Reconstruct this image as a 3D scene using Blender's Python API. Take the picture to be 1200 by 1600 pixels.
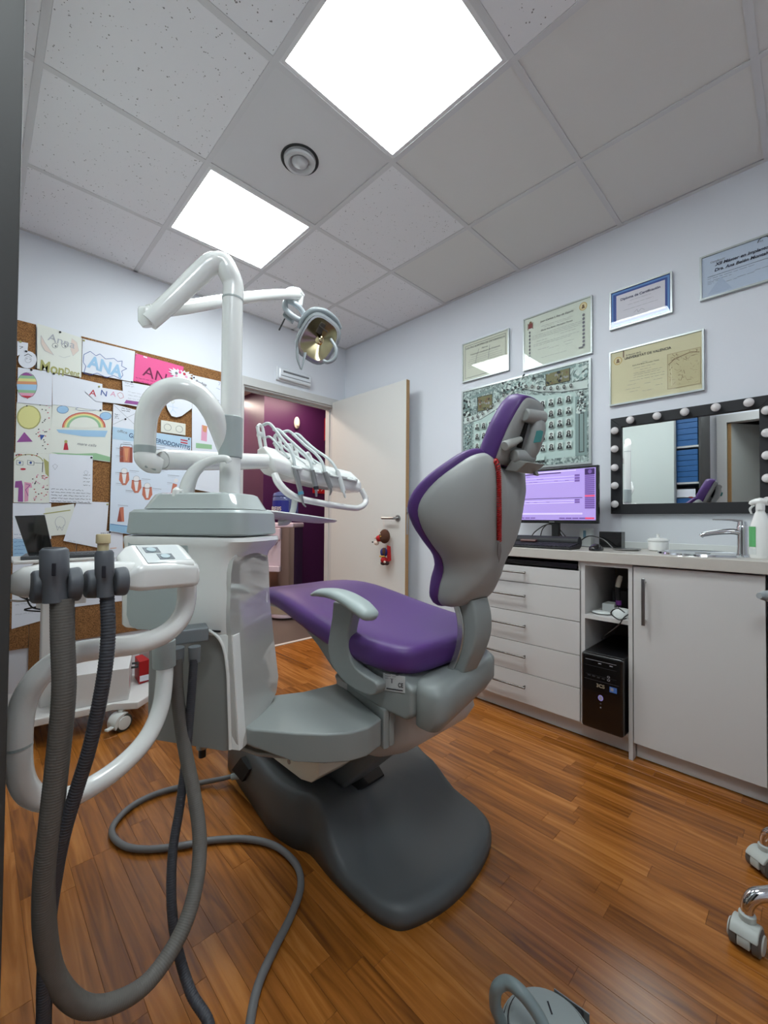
import bpy, bmesh, math, random
from mathutils import Vector, Matrix
random.seed(7)
R_ = math.radians
for o in list(bpy.data.objects): bpy.data.objects.remove(o)
COL = bpy.context.scene.collection
SC = bpy.context.scene

# ---------------------------------------------------------------- camera
CAM = Vector((-2.5264, -3.1312, 1.04)); FPX = 656.25
YAW, PITCH, ROLL = 0.7741, 0.0193, 0.0081
_f = Vector((math.sin(YAW)*math.cos(PITCH), math.cos(YAW)*math.cos(PITCH), math.sin(PITCH)))
_r0 = Vector((math.cos(YAW), -math.sin(YAW), 0)); _u0 = _r0.cross(_f)
_r = _r0*math.cos(ROLL)+_u0*math.sin(ROLL); _u = -_r0*math.sin(ROLL)+_u0*math.cos(ROLL)
cd = bpy.data.cameras.new('camera'); cam = bpy.data.objects.new('camera', cd); COL.objects.link(cam)
cam.matrix_world = Matrix(((_r.x, _u.x, -_f.x, CAM.x), (_r.y, _u.y, -_f.y, CAM.y), (_r.z, _u.z, -_f.z, CAM.z), (0, 0, 0, 1)))
cd.sensor_fit = 'HORIZONTAL'; cd.sensor_width = 36; cd.lens = FPX/1200*36; cd.clip_start = 0.02
SC.camera = cam
# ---------------------------------------------------------------- world, exposure, lights
w = bpy.data.worlds.new('world'); SC.world = w; w.use_nodes = True
w.node_tree.nodes['Background'].inputs[0].default_value = (0.6, 0.65, 0.7, 1)
w.node_tree.nodes['Background'].inputs[1].default_value = 0.05
SC.view_settings.view_transform = 'Standard'; SC.view_settings.look = 'None'
SC.view_settings.exposure = 0.0; SC.view_settings.gamma = 1; SC.view_settings.use_curve_mapping = False
PANEL_STRENGTH = 23.5
HALL_WATTS = 30.0

# surveying helpers: a direction seen in the photograph, met with a real plane or at a real distance
def ray(u, v): return _f + _r*((u-600)/FPX) + _u*((800-v)/FPX)
def W(u, v, d): return CAM + ray(u, v)*d
def onp(u, v, ax, val):
    d = ray(u, v); return CAM + d*((val-CAM[ax])/d[ax])
def onplane(u, v, p0, n):
    d = ray(u, v); return CAM + d*((p0-CAM).dot(n)/d.dot(n))
def proj(p):
    d = Vector(p)-CAM; z = d.dot(_f)
    if z < 0.05: return None
    return (600+FPX*d.dot(_r)/z, 800-FPX*d.dot(_u)/z, z)

# ---------------------------------------------------------------- materials
def lin(c):
    return tuple(((x/255)/12.92 if x/255 <= 0.04045 else ((x/255+0.055)/1.055)**2.4) for x in c)
MATS = {}
def mat(name, rgb, rough=0.5, metal=0.0, coat=0.0, noise=0.0, nscale=20.0, bump=0.0, bscale=200.0, emit=None, spec=None):
    if name in MATS: return MATS[name]
    m = bpy.data.materials.new(name); m.use_nodes = True; nt = m.node_tree; b = nt.nodes['Principled BSDF']
    c = lin(rgb); b.inputs['Base Color'].default_value = (*c, 1)
    b.inputs['Roughness'].default_value = rough; b.inputs['Metallic'].default_value = metal
    b.inputs['Coat Weight'].default_value = coat; b.inputs['Coat Roughness'].default_value = 0.04
    if spec is not None: b.inputs['Specular IOR Level'].default_value = spec
    geo = nt.nodes.new('ShaderNodeNewGeometry')
    if noise:
        n = nt.nodes.new('ShaderNodeTexNoise'); n.inputs['Scale'].default_value = nscale; n.inputs['Detail'].default_value = 4
        nt.links.new(geo.outputs['Position'], n.inputs['Vector'])
        r = nt.nodes.new('ShaderNodeMapRange'); r.inputs['To Min'].default_value = 1-noise; r.inputs['To Max'].default_value = 1+noise*0.6
        nt.links.new(n.outputs['Fac'], r.inputs['Value'])
        mx = nt.nodes.new('ShaderNodeVectorMath'); mx.operation = 'SCALE'; mx.inputs[0].default_value = c
        nt.links.new(r.outputs[0], mx.inputs['Scale']); nt.links.new(mx.outputs[0], b.inputs['Base Color'])
    if bump:
        n2 = nt.nodes.new('ShaderNodeTexNoise'); n2.inputs['Scale'].default_value = bscale
        nt.links.new(geo.outputs['Position'], n2.inputs['Vector'])
        bp = nt.nodes.new('ShaderNodeBump'); bp.inputs['Strength'].default_value = bump; bp.inputs['Distance'].default_value = 0.001
        nt.links.new(n2.outputs['Fac'], bp.inputs['Height']); nt.links.new(bp.outputs[0], b.inputs['Normal'])
    if emit is not None:
        b.inputs['Emission Color'].default_value = (*lin(rgb), 1); b.inputs['Emission Strength'].default_value = emit
    MATS[name] = m; return m

wallm = mat('wall_paint', (226, 229, 236), 0.85, bump=0.15, bscale=400)
plinthm = mat('cabinet_white', (207, 205, 203), 0.45, bump=0.05)
white = mat('white_plastic', (238, 239, 236), 0.22, coat=0.6)
whitem = mat('white_satin', (214, 218, 216), 0.4)
panelw = mat('gloss_white_panel', (190, 188, 184), 0.04, coat=1.0, spec=1.0); panelw.node_tree.nodes['Principled BSDF'].inputs['Coat IOR'].default_value = 2.3
ugrey = mat('unit_grey', (168, 177, 176), 0.35, coat=0.15)
hold = mat('holder_grey', (94, 98, 104), 0.45)
shellg = mat('chair_shell', (158, 160, 158), 0.45)
carg = mat('carriage_grey', (142, 148, 146), 0.42)
armg = mat('armrest_grey', (164, 176, 174), 0.42)
based = mat('base_dark', (84, 89, 91), 0.5, bump=0.1, bscale=600)
purple = mat('purple_vinyl', (87, 55, 120), 0.42, bump=0.06, bscale=500, spec=.35)
hoseb = mat('hose_grey', (100, 97, 92), 0.6)
hosed = mat('hose_dark', (62, 64, 70), 0.55)
cordg = mat('cord_grey', (104, 104, 105), 0.5)
chrome = mat('chrome', (215, 217, 220), 0.08, metal=1)
steel = mat('steel', (165, 165, 165), 0.3, metal=1)
black = mat('black_plastic', (20, 20, 22), 0.35)
blackg = mat('black_gloss', (9, 9, 11), 0.25, coat=0.25)
blackm = mat('black_matt', (26, 27, 31), 0.6)
oak = mat('oak_edge', (176, 138, 92), 0.5, noise=0.15, nscale=60)
counterm = mat('counter_stone', (196, 190, 182), 0.3, noise=0.05, nscale=220)
doorm = mat('door_white', (212, 211, 207), 0.45)
casem = mat('casing_white', (203, 203, 202), 0.45)
paper = mat('paper', (226, 229, 238), 0.85)
paperc = mat('paper_cream', (226, 228, 220), 0.85)
redm = mat('red', (176, 26, 30), 0.5)
pinkwall = mat('hall_pink', (205, 172, 160), 0.8)
purpwall = mat('hall_purple', (70, 24, 70), 0.42)
gridm = mat('grid_white', (215, 215, 217), 0.5)
creamp = mat('cream_plastic', (224, 214, 200), 0.4)
bulbm = mat('bulb_glass', (226, 222, 222), 0.15, coat=0.5)
cream = mat('valve_cream', (205, 190, 150), 0.5)

def custom(name, build):
    m = bpy.data.materials.new(name); m.use_nodes = True; build(m.node_tree, m.node_tree.nodes['Principled BSDF']); return m
def _floor(nt, b):
    N = nt.nodes; L = nt.links
    geo = N.new('ShaderNodeNewGeometry'); oi = N.new('ShaderNodeObjectInfo')
    mp = N.new('ShaderNodeMapping'); mp.inputs['Scale'].default_value = (20, 1.3, 1)
    L.new(geo.outputs['Position'], mp.inputs['Vector'])
    off = N.new('ShaderNodeVectorMath'); off.operation = 'ADD'; L.new(mp.outputs[0], off.inputs[0])
    sc = N.new('ShaderNodeVectorMath'); sc.operation = 'SCALE'; sc.inputs[0].default_value = (7, 31, 13)
    L.new(oi.outputs['Random'], sc.inputs['Scale']); L.new(sc.outputs[0], off.inputs[1])
    n = N.new('ShaderNodeTexNoise'); n.inputs['Scale'].default_value = 1.6; n.inputs['Detail'].default_value = 7; n.inputs['Distortion'].default_value = 1.9
    L.new(off.outputs[0], n.inputs['Vector'])
    wv = N.new('ShaderNodeTexWave'); wv.wave_type = 'BANDS'; wv.bands_direction = 'X'; wv.inputs['Scale'].default_value = 0.55
    wv.inputs['Distortion'].default_value = 5; wv.inputs['Detail'].default_value = 3; wv.inputs['Detail Scale'].default_value = 1.4
    L.new(off.outputs[0], wv.inputs['Vector'])
    a = N.new('ShaderNodeMath'); a.operation = 'MULTIPLY_ADD'; a.inputs[1].default_value = 0.07; L.new(wv.outputs['Fac'], a.inputs[0]); L.new(n.outputs['Fac'], a.inputs[2])
    a2 = N.new('ShaderNodeMath'); a2.operation = 'MULTIPLY_ADD'; a2.inputs[1].default_value = 0.34; L.new(oi.outputs['Random'], a2.inputs[0]); L.new(a.outputs[0], a2.inputs[2])
    cr = N.new('ShaderNodeValToRGB'); e = cr.color_ramp.elements
    e[0].position = 0.32; e[0].color = (*lin((92, 50, 12)), 1); e[1].position = 1.0; e[1].color = (*lin((182, 118, 54)), 1)
    k = e.new(0.55); k.color = (*lin((130, 76, 24)), 1); k = e.new(0.78); k.color = (*lin((156, 95, 36)), 1)
    L.new(a2.outputs[0], cr.inputs[0]); L.new(cr.outputs[0], b.inputs['Base Color'])
    b.inputs['Roughness'].default_value = 0.26; b.inputs['Specular IOR Level'].default_value = 0.55
    bp = N.new('ShaderNodeBump'); bp.inputs['Strength'].default_value = 0.12; bp.inputs['Distance'].default_value = 0.001
    L.new(n.outputs['Fac'], bp.inputs['Height']); L.new(bp.outputs[0], b.inputs['Normal'])
floorm = custom('laminate', _floor)
def _tile(nt, b):
    N = nt.nodes; L = nt.links
    geo = N.new('ShaderNodeNewGeometry'); oi = N.new('ShaderNodeObjectInfo')
    n = N.new('ShaderNodeTexVoronoi'); n.inputs['Scale'].default_value = 95; n.inputs['Randomness'].default_value = 1
    L.new(geo.outputs['Position'], n.inputs['Vector'])
    n2 = N.new('ShaderNodeTexNoise'); n2.inputs['Scale'].default_value = 45; n2.inputs['Detail'].default_value = 2; L.new(geo.outputs['Position'], n2.inputs['Vector'])
    th = N.new('ShaderNodeMapRange'); th.inputs['From Min'].default_value = 0.46; th.inputs['From Max'].default_value = 0.72
    th.inputs['To Min'].default_value = 0.0; th.inputs['To Max'].default_value = 0.30; L.new(n2.outputs['Fac'], th.inputs['Value'])
    lt = N.new('ShaderNodeMath'); lt.operation = 'LESS_THAN'; L.new(n.outputs['Distance'], lt.inputs[0]); L.new(th.outputs[0], lt.inputs[1])
    mx = N.new('ShaderNodeMix'); mx.data_type = 'RGBA'; mx.inputs['A'].default_value = (*lin((238, 238, 241)), 1); mx.inputs['B'].default_value = (*lin((140, 138, 138)), 1)
    L.new(lt.outputs[0], mx.inputs['Factor']); L.new(mx.outputs['Result'], b.inputs['Base Color'])
    b.inputs['Roughness'].default_value = 0.9
    inv = N.new('ShaderNodeMath'); inv.operation = 'SUBTRACT'; inv.inputs[0].default_value = 1; L.new(lt.outputs[0], inv.inputs[1])
    bp = N.new('ShaderNodeBump'); bp.inputs['Strength'].default_value = 0.5; bp.inputs['Distance'].default_value = 0.002
    L.new(inv.outputs[0], bp.inputs['Height']); L.new(bp.outputs[0], b.inputs['Normal'])
tilem = custom('fissured_tile', _tile)
tilep = mat('smooth_tile', (226, 225, 223), 0.9, bump=0.2, bscale=300)
def _light2(nt, b):
    _lightm(nt, b); [n for n in nt.nodes if n.type == 'EMISSION'][0].inputs[1].default_value = PANEL_STRENGTH*.85
def _cork(nt, b):
    N = nt.nodes; L = nt.links; geo = N.new('ShaderNodeNewGeometry')
    n = N.new('ShaderNodeTexNoise'); n.inputs['Scale'].default_value = 260; n.inputs['Detail'].default_value = 3; L.new(geo.outputs['Position'], n.inputs['Vector'])
    cr = N.new('ShaderNodeValToRGB'); e = cr.color_ramp.elements
    e[0].position = 0.36; e[0].color = (*lin((96, 62, 30)), 1); e[1].position = 0.62; e[1].color = (*lin((166, 118, 72)), 1)
    L.new(n.outputs['Fac'], cr.inputs[0]); L.new(cr.outputs[0], b.inputs['Base Color']); b.inputs['Roughness'].default_value = 0.95
corkm = custom('cork', _cork)
def _mirror(nt, b):
    b.inputs['Base Color'].default_value = (0.86, 0.88, 0.88, 1); b.inputs['Metallic'].default_value = 1; b.inputs['Roughness'].default_value = 0.005
mirrorm = custom('mirror_glass', _mirror)
def _glass(nt, b):
    N = nt.nodes; L = nt.links; out = [n for n in N if n.type == 'OUTPUT_MATERIAL'][0]
    tr = N.new('ShaderNodeBsdfTransparent'); gl = N.new('ShaderNodeBsdfGlossy'); gl.inputs['Roughness'].default_value = 0.01
    fr = N.new('ShaderNodeFresnel'); fr.inputs['IOR'].default_value = 1.5; mx = N.new('ShaderNodeMixShader')
    ge = N.new('ShaderNodeNewGeometry'); mm = N.new('ShaderNodeMath'); mm.operation = 'SUBTRACT'; mm.use_clamp = True; L.new(fr.outputs[0], mm.inputs[0]); L.new(ge.outputs['Backfacing'], mm.inputs[1])
    L.new(mm.outputs[0], mx.inputs[0]); L.new(tr.outputs[0], mx.inputs[1]); L.new(gl.outputs[0], mx.inputs[2]); L.new(mx.outputs[0], out.inputs[0])
glassm = custom('picture_glass', _glass)
def _lightm(nt, b):
    N = nt.nodes; L = nt.links; out = [n for n in N if n.type == 'OUTPUT_MATERIAL'][0]
    em = N.new('ShaderNodeEmission'); em.inputs[0].default_value = (0.90, 0.985, 1.0, 1); em.inputs[1].default_value = PANEL_STRENGTH
    L.new(em.outputs[0], out.inputs[0])
panelm = custom('light_panel', _lightm); panelm2 = custom('light_panel_fill', _light2)
def _bluew(nt, b):
    b.inputs['Base Color'].default_value = (0.25, 0.35, 0.75, 1); b.inputs['Roughness'].default_value = 0.05
    b.inputs['Transmission Weight'].default_value = 0.7
bluebottle = custom('blue_bottle', _bluew)
def _orla(nt, b):     # poster ground: grey-green stone reliefs
    N = nt.nodes; L = nt.links; geo = N.new('ShaderNodeNewGeometry')
    n = N.new('ShaderNodeTexNoise'); n.inputs['Scale'].default_value = 28; n.inputs['Detail'].default_value = 6; n.inputs['Distortion'].default_value = 2.2
    L.new(geo.outputs['Position'], n.inputs['Vector'])
    cr = N.new('ShaderNodeValToRGB'); e = cr.color_ramp.elements
    e[0].position = 0.38; e[0].color = (*lin((84, 104, 102)), 1); e[1].position = 0.62; e[1].color = (*lin((198, 216, 210)), 1)
    L.new(n.outputs['Fac'], cr.inputs[0]); L.new(cr.outputs[0], b.inputs['Base Color']); b.inputs['Roughness'].default_value = 0.6
orlam = custom('stone_relief_print', _orla)

# ---------------------------------------------------------------- mesh helpers
def newbm(): return bmesh.new()
def obj(name, bm, m, parent=None, smooth=False, sub=0, bevel=0, wn=False, auto=None):
    bmesh.ops.recalc_face_normals(bm, faces=bm.faces)
    me = bpy.data.meshes.new(name); bm.to_mesh(me); bm.free()
    for mm in (m if isinstance(m, (list, tuple)) else [m]): me.materials.append(mm)
    o = bpy.data.objects.new(name, me); COL.objects.link(o)
    if smooth: me.polygons.foreach_set('use_smooth', [True]*len(me.polygons))
    if auto is not None:
        me.polygons.foreach_set('use_smooth', [True]*len(me.polygons)); me.set_sharp_from_angle(angle=R_(auto))
    if bevel:
        b = o.modifiers.new('b', 'BEVEL'); b.width = bevel; b.segments = 3; b.limit_method = 'ANGLE'; b.angle_limit = R_(35)
        me.polygons.foreach_set('use_smooth', [True]*len(me.polygons))
        n = o.modifiers.new('n', 'WEIGHTED_NORMAL'); n.keep_sharp = False
    if sub:
        s = o.modifiers.new('s', 'SUBSURF'); s.levels = sub; s.render_levels = sub
        me.polygons.foreach_set('use_smooth', [True]*len(me.polygons))
    if parent is not None: o.parent = parent; o.matrix_parent_inverse = PINV.get(parent.name, Matrix())
    return o
PINV = {}
def thing(name, label, cat, loc=(0, 0, 0), group=None, kind=None):
    o = bpy.data.objects.new(name, None); COL.objects.link(o); o.location = loc; o.empty_display_size = 0.05
    if label: o['label'] = label
    if cat: o['category'] = cat
    if group: o['group'] = group
    if kind: o['kind'] = kind
    PINV[o.name] = Matrix.Translation(-Vector(loc)); return o
def tag(o, label=None, cat=None, group=None, kind=None):
    if label: o['label'] = label
    if cat: o['category'] = cat
    if group: o['group'] = group
    if kind: o['kind'] = kind
    return o
def tree_copy(src, delta, label=None):
    c = src.copy(); COL.objects.link(c); c.location = Vector(src.location)+Vector(delta)
    if label: c['label'] = label
    def rec(s, d):
        for ch in list(s.children):
            k = ch.copy(); COL.objects.link(k); k.parent = d; k.matrix_parent_inverse = ch.matrix_parent_inverse.copy(); rec(ch, k)
    rec(src, c); return c
def box(bm, x0, x1, y0, y1, z0, z1, mi=0):
    vs = [bm.verts.new((x, y, z)) for x in (x0, x1) for y in (y0, y1) for z in (z0, z1)]
    for f in ((0, 1, 3, 2), (4, 6, 7, 5), (0, 4, 5, 1), (2, 3, 7, 6), (0, 2, 6, 4), (1, 5, 7, 3)):
        bm.faces.new([vs[i] for i in f]).material_index = mi
def obox(bm, o, a, b, c, mi=0):   # origin corner, three edge vectors
    o, a, b, c = map(Vector, (o, a, b, c))
    vs = [bm.verts.new(o+a*i+b*j+c*k) for i in (0, 1) for j in (0, 1) for k in (0, 1)]
    for f in ((0, 1, 3, 2), (4, 6, 7, 5), (0, 4, 5, 1), (2, 3, 7, 6), (0, 2, 6, 4), (1, 5, 7, 3)):
        bm.faces.new([vs[i] for i in f]).material_index = mi
def bxo(name, m, parent, *a, bevel=0):
    bm = newbm(); box(bm, *a); return obj(name, bm, m, parent, bevel=bevel)
def prism(bm, pts, vec, mi=0):
    vec = Vector(vec); a = [bm.verts.new(Vector(p)) for p in pts]; b = [bm.verts.new(Vector(p)+vec) for p in pts]; n = len(pts)
    bm.faces.new(a).material_index = mi; bm.faces.new(b[::-1]).material_index = mi
    for i in range(n): bm.faces.new((a[i], a[(i+1) % n], b[(i+1) % n], b[i])).material_index = mi
def cr(pts, n=8, closed=False):
    P = [Vector(p) for p in pts]; out = []; N = len(P)
    for i in range(N if closed else N-1):
        if closed: a, b, c, d = P[i-1], P[i], P[(i+1) % N], P[(i+2) % N]
        else:
            b, c = P[i], P[i+1]; a = P[i-1] if i > 0 else b*2-c; d = P[i+2] if i+2 < N else c*2-b
        for k in range(n):
            t = k/n; out.append(0.5*((2*b)+(c-a)*t+(2*a-5*b+4*c-d)*t*t+(3*b-a-3*c+d)*t*t*t))
    if not closed: out.append(P[-1].copy())
    return out
def loft(bm, rings, cap=True, mi=0):
    vr = [[bm.verts.new(p) for p in r] for r in rings]; n = len(vr[0])
    for a, b in zip(vr[:-1], vr[1:]):
        for i in range(n): bm.faces.new((a[i], a[(i+1) % n], b[(i+1) % n], b[i])).material_index = mi
    if cap: bm.faces.new(vr[0][::-1]).material_index = mi; bm.faces.new(vr[-1]).material_index = mi
    return vr
def tube(bm, pts, rad, seg=12, n=8, smooth=True, flat=1.0, up=None, ribs=None, closed=False, mi=0):
    """sweep of a circle along pts; rad a number or one per point; ribs=(spacing, depth)"""
    P = [Vector(p) for p in pts]
    rr = list(rad) if isinstance(rad, (list, tuple)) else [rad]*len(P)
    if smooth and len(P) > 2:
        Q = cr([(*p,) for p in P], n, closed); nr = []
        for i in range(len(Q)):
            t = i/n; k = min(int(t), len(P)-1); k2 = (k+1) % len(P) if closed else min(k+1, len(P)-1); nr.append(rr[k]*(1-(t-k))+rr[k2]*(t-k))
        P, rr = Q, nr
    if ribs:
        Lc = [0]
        for a, b in zip(P[:-1], P[1:]): Lc.append(Lc[-1]+(b-a).length)
        sp, dp = ribs; tot = Lc[-1]; m = int(tot/sp*4); Q = []; q = []; j = 0
        for i in range(m+1):
            s = tot*i/m
            while j < len(P)-2 and Lc[j+1] < s: j += 1
            t = (s-Lc[j])/max(1e-9, Lc[j+1]-Lc[j]); Q.append(P[j].lerp(P[j+1], t)); r = rr[j]*(1-t)+rr[j+1]*t
            q.append(r*(1-(dp if i % 4 in (0,) else (dp*0.4 if i % 4 in (1, 3) else 0))))
        P, rr = Q, q
    T = []
    for i in range(len(P)):
        if closed: d = P[(i+1) % len(P)]-P[i-1]
        else: d = P[min(i+1, len(P)-1)]-P[max(i-1, 0)]
        T.append(d.normalized())
    u = Vector(up) if up else (Vector((0, 0, 1)) if abs(T[0].z) < 0.9 else Vector((1, 0, 0)))
    rings = []
    for p, t, r in zip(P, T, rr):
        if up: u = Vector(up)
        s = t.cross(u).normalized(); u = s.cross(t).normalized()
        rings.append([p+(s*math.cos(2*math.pi*k/seg)+u*flat*math.sin(2*math.pi*k/seg))*r for k in range(seg)])
    if closed: rings.append(rings[0]); loft(bm, rings, cap=False, mi=mi); bmesh.ops.remove_doubles(bm, verts=bm.verts, dist=1e-6)
    else: loft(bm, rings, mi=mi)
def tubo(name, m, parent, pts, rad, **k):
    bm = newbm(); tube(bm, pts, rad, **k); return obj(name, bm, m, parent, auto=50)
def cyl(bm, a, b, r, r2=None, seg=20, mi=0): tube(bm, [a, b], [r, r if r2 is None else r2], seg=seg, smooth=False, mi=mi)
def cylo(name, m, parent, a, b, r, r2=None, seg=20):
    bm = newbm(); cyl(bm, a, b, r, r2, seg); return obj(name, bm, m, parent, auto=50)
def ell(bm, c, ax, seg=16, rings=10, mi=0, rot=None):
    c = Vector(c); ax = Vector(ax); vr = []
    def q(x, y, z):
        v = Vector((x*ax.x, y*ax.y, z*ax.z)); v = rot @ v if rot else v; return bm.verts.new(c+v)
    top = q(0, 0, 1); bot = q(0, 0, -1)
    for i in range(1, rings):
        th = math.pi*i/rings; vr.append([q(math.sin(th)*math.cos(2*math.pi*k/seg), math.sin(th)*math.sin(2*math.pi*k/seg), math.cos(th)) for k in range(seg)])
    for k in range(seg):
        bm.faces.new((top, vr[0][k], vr[0][(k+1) % seg])).material_index = mi; bm.faces.new((bot, vr[-1][(k+1) % seg], vr[-1][k])).material_index = mi
    for a, b in zip(vr[:-1], vr[1:]):
        for k in range(seg): bm.faces.new((a[k], b[k], b[(k+1) % seg], a[(k+1) % seg])).material_index = mi
def lathe(bm, o, prof, axis=(0, 0, 1), seg=24, mi=0):
    o = Vector(o); a = Vector(axis).normalized(); s = a.orthogonal().normalized(); t = a.cross(s)
    loft(bm, [[o+a*z+(s*math.cos(2*math.pi*k/seg)+t*math.sin(2*math.pi*k/seg))*max(r, 1e-4) for k in range(seg)] for r, z in prof], mi=mi)
def latho(name, m, parent, o, prof, axis=(0, 0, 1), seg=24):
    bm = newbm(); lathe(bm, o, prof, axis, seg); return obj(name, bm, m, parent, auto=45)
def pillow(bm, outline, prof, fn, cen=None, mi=0):
    """rings of a 2D outline scaled about its centre; prof=[(scale, depth)...]; fn(a, b, depth)->3D"""
    cx, cy = cen if cen else (sum(p[0] for p in outline)/len(outline), sum(p[1] for p in outline)/len(outline))
    rings = [[fn(cx+(x-cx)*s, cy+(y-cy)*s, d) for x, y in outline] for s, d in prof]; loft(bm, rings, mi=mi)

# ---------------------------------------------------------------- flat print on a surface
class Sheet:
    def __init__(s, o, xd, up): s.o = Vector(o); s.x = Vector(xd).normalized(); s.y = Vector(up).normalized(); s.n = s.x.cross(s.y); s.bm = newbm(); s.m = []; s.k = 0
    def mi(s, m):
        if m not in s.m: s.m.append(m)
        return s.m.index(m)
    def at(s, a, b, h=0): return s.o+s.x*a+s.y*b+s.n*h
    def poly(s, pts, m, h=0.0008):
        s.k += 1; f = s.bm.faces.new([s.bm.verts.new(s.at(a, b, h+s.k*0.00002)) for a, b in pts]); f.material_index = s.mi(m)
    def rect(s, a0, b0, a1, b1, m, h=0.0008): s.poly([(a0, b0), (a1, b0), (a1, b1), (a0, b1)], m, h)
    def ell(s, a, b, ra, rb, m, n=12, rot=0):
        s.poly([(a+ra*math.cos(2*math.pi*i/n)*math.cos(rot)-rb*math.sin(2*math.pi*i/n)*math.sin(rot), b+ra*math.cos(2*math.pi*i/n)*math.sin(rot)+rb*math.sin(2*math.pi*i/n)*math.cos(rot)) for i in range(n)], m)
    def line(s, pts, w, m):
        s.k += 1
        for (a, b), (c, d) in zip(pts[:-1], pts[1:]):
            L = math.hypot(c-a, d-b) or 1e-6; nx, ny = -(d-b)/L*w/2, (c-a)/L*w/2; s.k -= 1; s.poly([(a+nx, b+ny), (a-nx, b-ny), (c-nx, d-ny), (c+nx, d+ny)], m)
    def scrib(s, a0, a1, b, m, w=0.0012, amp=0.003, gap=True):
        a = a0
        while a < a1:
            l = random.uniform(0.01, 0.03); e = min(a+l, a1); pts = []; n = max(2, int((e-a)/0.003))
            for i in range(n+1): pts.append((a+(e-a)*i/n, b+random.uniform(-amp, amp)))
            s.line(pts, w, m); a = e+(0.005 if gap else 0)
    def done(s, name, parent):
        if not s.m: s.bm.free(); return None
        bm = s.bm
        me = bpy.data.meshes.new(name); bm.to_mesh(me); bm.free()
        for mm in s.m: me.materials.append(mm)
        o = bpy.data.objects.new(name, me); COL.objects.link(o); o.parent = parent; o.matrix_parent_inverse = PINV.get(parent.name, Matrix()); return o
    def text(s, body, a, b, size, m, parent, name='lettering', align='LEFT', h=0.0014, rot=0, sx=1, bold=0, shear=0):
        c = bpy.data.curves.new('t', 'FONT'); c.body = body; c.size = size; c.align_x = align; c.offset = bold; c.shear = shear
        t = bpy.data.objects.new('t', c); COL.objects.link(t); dg = bpy.context.evaluated_depsgraph_get(); dg.update()
        me = bpy.data.meshes.new_from_object(t.evaluated_get(dg)); bpy.data.objects.remove(t)
        cc, ss = math.cos(rot), math.sin(rot)
        for v in me.vertices:
            x, y = v.co.x*sx, v.co.y; v.co = s.at(a+x*cc-y*ss, b+x*ss+y*cc, h)
        me.materials.clear(); me.materials.append(m)
        o = bpy.data.objects.new(name, me); COL.objects.link(o); o.parent = parent; o.matrix_parent_inverse = PINV.get(parent.name, Matrix()); return o
ink = mat('ink_black', (40, 40, 48), 0.8); inkg = mat('ink_grey', (120, 122, 128), 0.8); inkl = mat('ink_light', (176, 178, 186), 0.8)
inkb = mat('ink_blue', (60, 90, 160), 0.8); inkr = mat('ink_red', (190, 50, 66), 0.8); inkp = mat('ink_purple', (150, 84, 150), 0.8)
inkgr = mat('ink_olive', (172, 170, 110), 0.8); inky = mat('ink_yellow', (222, 218, 150), 0.8); inko = mat('ink_orange', (214, 150, 110), 0.8)
inksb = mat('ink_sky', (160, 196, 226), 0.8); inkgn = mat('ink_green', (150, 190, 150), 0.8); inkpk = mat('ink_pink', (222, 160, 186), 0.8)
# ================================================================ THE ROOM
XL, YF, H = -2.99, -4.5, 2.675
HX0, HX1 = -1.04, -0.122      # doorway in the back wall
HZ = 2.11
def struct(name, bm, m, **k): return tag(obj(name, bm, m, **k), kind='structure')
bm = newbm(); box(bm, 0, 0.1, YF, 0.12, 0, H+0.05); struct('wall_right', bm, wallm)
bm = newbm(); box(bm, XL-0.1, HX0, 0, 0.12, 0, H+0.05); box(bm, HX1, 0, 0, 0.12, 0, H+0.05); box(bm, HX0, HX1, 0, 0.12, HZ, H+0.05); struct('wall_back', bm, wallm)
DY0, DY1, DZ = -3.45, -2.50, 2.08   # doorway in the left wall, seen only in the mirror
bm = newbm(); box(bm, XL-0.1, XL, DY1, 0, 0, H+0.05); box(bm, XL-0.1, XL, YF, DY0, 0, H+0.05); box(bm, XL-0.1, XL, DY0, DY1, DZ, H+0.05); struct('wall_left', bm, wallm)
bm = newbm(); box(bm, XL-0.1, 0.1, YF-0.1, YF, 0, H+0.05); struct('wall_front', bm, wallm)
# floor: laminate strips
bm = newbm(); box(bm, XL-1.6, 0.1, YF-0.1, 0.0, -0.05, -0.0012)
floor = struct('floor', bm, mat('underlay', (84, 52, 30), 0.8))
SW = 0.0575; strips = []; LEN = (0.32, 0.40, 0.48, 0.56)
smesh = {}
def strip_mesh(L, wd):
    k = (round(L, 3), round(wd, 4))
    if k in smesh: return smesh[k]
    bm = newbm(); g = 0.00025; c = 0.0004
    lo = [(g, g, -0.001), (wd-g, g, -0.001), (wd-g, L-g, -0.001), (g, L-g, -0.001)]
    md = [(x, y, -c) for x, y, _ in lo]; hi = [(g+c, g+c, 0), (wd-g-c, g+c, 0), (wd-g-c, L-g-c, 0), (g+c, L-g-c, 0)]
    loft(bm, [lo, md, hi], cap=False)
    bm.verts.ensure_lookup_table(); bm.faces.new([bm.verts[i] for i in (8, 9, 10, 11)])
    me = bpy.data.meshes.new('plank'); bmesh.ops.recalc_face_normals(bm, faces=bm.faces); bm.to_mesh(me); bm.free(); me.materials.append(floorm); smesh[k] = me; return me
x = XL; col = 0
rnd = random.Random(3)
while x < -0.36:
    wd = min(SW, -0.34-x); y = YF+rnd.uniform(-0.3, 0.0)
    while y < 0:
        L = rnd.choice(LEN); y0 = max(y, YF); y1 = min(y+L, 0)
        if y1-y0 > 0.02: strips.append((x, y0, y1-y0, wd))
        y += L
    x += SW; col += 1
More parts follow.
